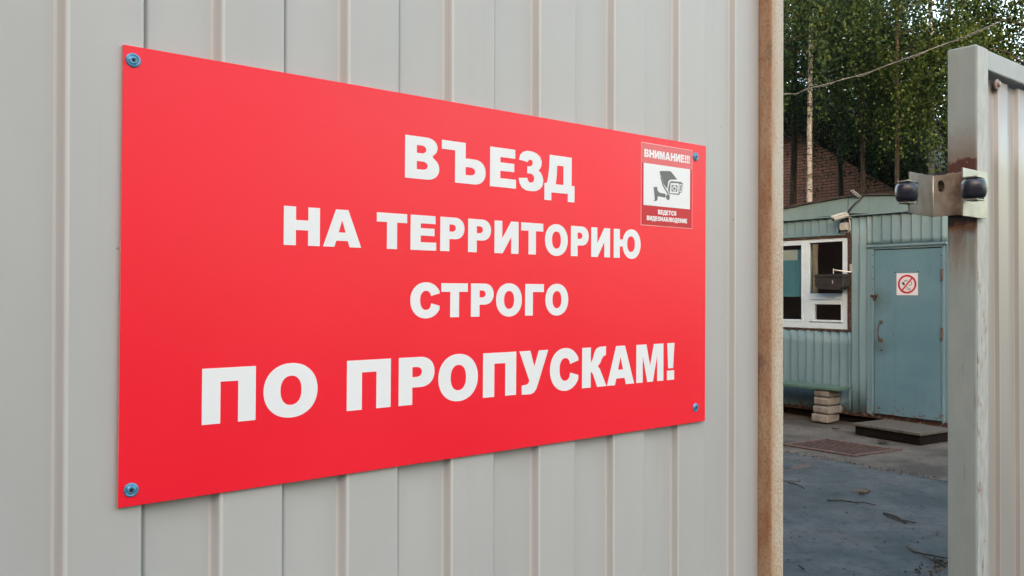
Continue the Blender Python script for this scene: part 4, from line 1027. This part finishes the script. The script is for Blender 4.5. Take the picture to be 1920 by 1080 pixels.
def tree(x, y, H, rad, z0, label, nstr, trunk_r=.085, lean=(0, 0), hang=1.0, size=.046, mat='leaf', barkm='bark', group='birches behind the booth', name='birch_tree', seed=0, ztop=None, holes=None):
    rs = np.random.default_rng(seed)
    t = thing(name, label, 'tree', Matrix.Translation(Vector((x, y, 0))), group)
    n = 12; P = []; w1, w2 = rs.uniform(0, 6.28, 2)
    for i in range(n):
        f = i/(n-1); P.append(Vector((lean[0]*f*H+.06*(math.sin(f*5+w1)-math.sin(w1)), lean[1]*f*H+.06*math.sin(f*4+w2), f*H*.97-.05)))
    MB().tube(P, [trunk_r*(1-.80*i/(n-1)) for i in range(n)], 12).build('trunk', M[barkm], t, smooth='all')
    # limbs
    lm = MB(); ends = []
    nl = 26
    for i in range(nl):
        f = rs.uniform(z0/H*.9, .95); zc = f*H*.97
        k = min(int(f*(n-1)), n-2); p0 = P[k].lerp(P[k+1], f*(n-1)-k)
        a = i*2.39996+rs.uniform(-.4, .4)
        fr_ = (zc-z0)/(H-z0); L = rad*(.55+.6*math.sin(math.pi*min(1, max(.08, fr_*.85+.12))))*rs.uniform(.7, 1.1)
        up = rs.uniform(.25, .7)
        p1 = p0+Vector((math.cos(a)*L*.5, math.sin(a)*L*.5, up*L*.5)); p2 = p0+Vector((math.cos(a)*L, math.sin(a)*L, up*L*.62)); p3 = p2+Vector((math.cos(a)*L*.2, math.sin(a)*L*.2, -.12*L))
        lm.tube([p0, p1, p2, p3], [trunk_r*.32*(1-f*.5), trunk_r*.2, trunk_r*.1, trunk_r*.04], 5, caps=False)
        ends += [(p1, L), (p1.lerp(p2, .5), L), (p2, L), (p3, L)]
    lm.build('limb', M['dark_bark'], t, smooth='all')
    # hanging strands of leaves
    E = np.array([tuple(p) for p, _ in ends]); Ls = np.array([L for _, L in ends])
    nb = max(20, nstr//9)                      # strands hang in bundles with open gaps between them
    ib = rs.integers(0, len(E), nb)
    cb = E[ib]+rs.normal(size=(nb, 3))*np.array([.34, .34, .30])*(Ls[ib][:, None]*.75+.25)
    lb = rs.uniform(.5, 1.5, nb)*hang
    idx = rs.integers(0, nb, nstr)
    start = cb[idx]+rs.normal(size=(nstr, 3))*np.array([.085, .085, .10])
    Ln = lb[idx]*rs.uniform(.45, 1.1, nstr)
    m_ = 20; tt = np.linspace(0, 1, m_)
    out = rs.normal(size=(nstr, 2))*.09
    pts = np.zeros((nstr, m_, 3))
    pts[:, :, 0] = start[:, 0, None]+out[:, 0, None]*np.sqrt(tt)[None]*Ln[:, None]
    pts[:, :, 1] = start[:, 1, None]+out[:, 1, None]*np.sqrt(tt)[None]*Ln[:, None]
    pts[:, :, 2] = start[:, 2, None]+.08*np.sin(tt*3.14)[None]-Ln[:, None]*tt[None]
    pts = pts.reshape(-1, 3)+rs.normal(size=(nstr*m_, 3))*.035
    keep = pts[:, 2] > z0-.9+rs.uniform(0, .8, len(pts))
    if ztop: keep &= (pts[:, 2] < ztop) | (rs.random(len(pts)) < .45)
    pts = pts[keep]
    dirs = rs.normal(size=pts.shape)*.55+np.array([0, 0, -.9])
    leaves_mesh('crown', pts, dirs, size, M[mat], t)
    return t
def tpos(px, D): return (px-960)/CF*D, D
X = tpos(1526, 13.6); tree(X[0], X[1], 12, 1.8, 4.7, 'white stemmed birch rising left behind the booth roof', 3400, .058, seed=1, ztop=8.5)
X = tpos(1624, 15.0); tree(X[0], X[1], 12.5, 1.9, 4.9, 'dark stemmed birch in the middle, before the brick wall', 3000, .05, (.002, 0), seed=2, ztop=9, barkm='dark_bark')
X = tpos(1676, 13.2); tree(X[0], X[1], 12, 1.3, 4.5, 'leaning dark birch just left of the roller bracket', 1000, .045, (.016, .01), seed=3, ztop=8.5, barkm='dark_bark')
X = tpos(1736, 14.4); tree(X[0], X[1], 13, 1.5, 4.5, 'pale stemmed birch nearest the top of the gate post', 620, .06, (-.002, 0), seed=4, ztop=9)
X = tpos(1440, 12.8); tree(X[0], X[1], 12, 1.7, 4.6, 'birch half hidden behind the rusty fence post', 2600, .075, seed=5, ztop=8.5, mat='leaf')
X = tpos(1950, 12.2); tree(X[0], X[1], 12, 1.5, 3.9, 'light green birch above the top rail of the gate', 4800, .09, seed=6, ztop=8, mat='leaf_light')
X = tpos(2060, 12.2); tree(X[0], X[1], 12, 1.7, 3.4, 'bushy birch at the right edge above the gate', 2600, .10, seed=7, ztop=8, mat='leaf_light')
X = tpos(1585, 18.6); tree(X[0], X[1], 13, 1.9, 4.3, 'dark crowned birch close to the brick gable', 3600, .08, seed=8, ztop=10.5, mat='leaf_dark', size=.055, barkm='dark_bark')
X = tpos(1480, 18.0); tree(X[0], X[1], 13, 2.1, 5.6, 'dark birch before the brick wall, leftmost behind the booth', 3000, .10, seed=9, ztop=10.5, mat='leaf_dark', size=.055, barkm='dark_bark')
X = tpos(1775, 19.5); tree(X[0], X[1], 14, 1.7, 4.2, 'far birch beyond the end of the brick building', 380, .07, seed=10, ztop=11, size=.052, mat='leaf_dark', barkm='dark_bark')
X = tpos(1960, 16.0); tree(X[0], X[1], 13, 2.0, 4.4, 'far birch behind the gate leaf', 4200, .11, seed=11, ztop=10, size=.055, mat='leaf_dark', barkm='dark_bark')
X = tpos(1660, 21.5); tree(X[0], X[1], 15, 2.0, 7.2, 'tall dark birch rising past the corner of the brick gable', 1600, .10, seed=12, ztop=12, size=.06, mat='leaf_dark', barkm='dark_bark')

for k, (x, y) in enumerate(((1.2, 17.5), (-2.2, 19.5), (-5.6, 21.5))):
    tree(x, y, 12, 2.0, 4.2, ['birch before the long brick wall, left of the booth', 'second birch to the left along the long brick wall', 'farthest left birch along the long brick wall'][k], 1100, .08, seed=20+k, ztop=8)

# ================================================================== ADDED ACROSS THE STREET (unseen block, shades the gate from the low sun)
az = Vector((sd.x, sd.y, 0)).normalized()
ctr = az*22
ang = math.atan2(az.y, az.x)+math.pi/2
ST = Matrix.Translation(Vector((ctr.x, ctr.y, 0))) @ Matrix.Rotation(ang, 4, 'Z')
ws = thing('street_shade_block', 'long unseen brick block added across the street to block the sun', 'building', ST)
HB = 10.0
MB().box(-45, 45, 0, 1, 0, HB).build('wall', M['brick'], ws)
MB().box(-45.4, 45.4, -.4, 9, HB, HB+.3).build('roof', M['roof_felt'], ws)
for i in range(-7, 8):
    w_ = MB().box(i*6-1.3, i*6+1.3, -.03, .02, 2.6, 6.0).build('window', M['upvc'], ws)
    MB().box(i*6-1.2, i*6+1.2, -.05, -.032, 2.7, 5.9).build('pane', simple('dull_glass', (.05, .07, .08), .1) if i == -7 else bpy.data.materials['dull_glass'], w_)

# brick block added on the left behind the fence, unseen, to darken the yard and booth
bh = thing('yard_shade_block', 'tall unseen brick block added behind the fence to darken the yard', 'building', WALL)
MB().box(-13, -1.6, 2.2, 22, 0, 14).build('wall', M['brick'], bh)
MB().box(-13.4, -1.2, 1.8, 22.4, 14, 14.3).build('roof', M['roof_felt'], bh)
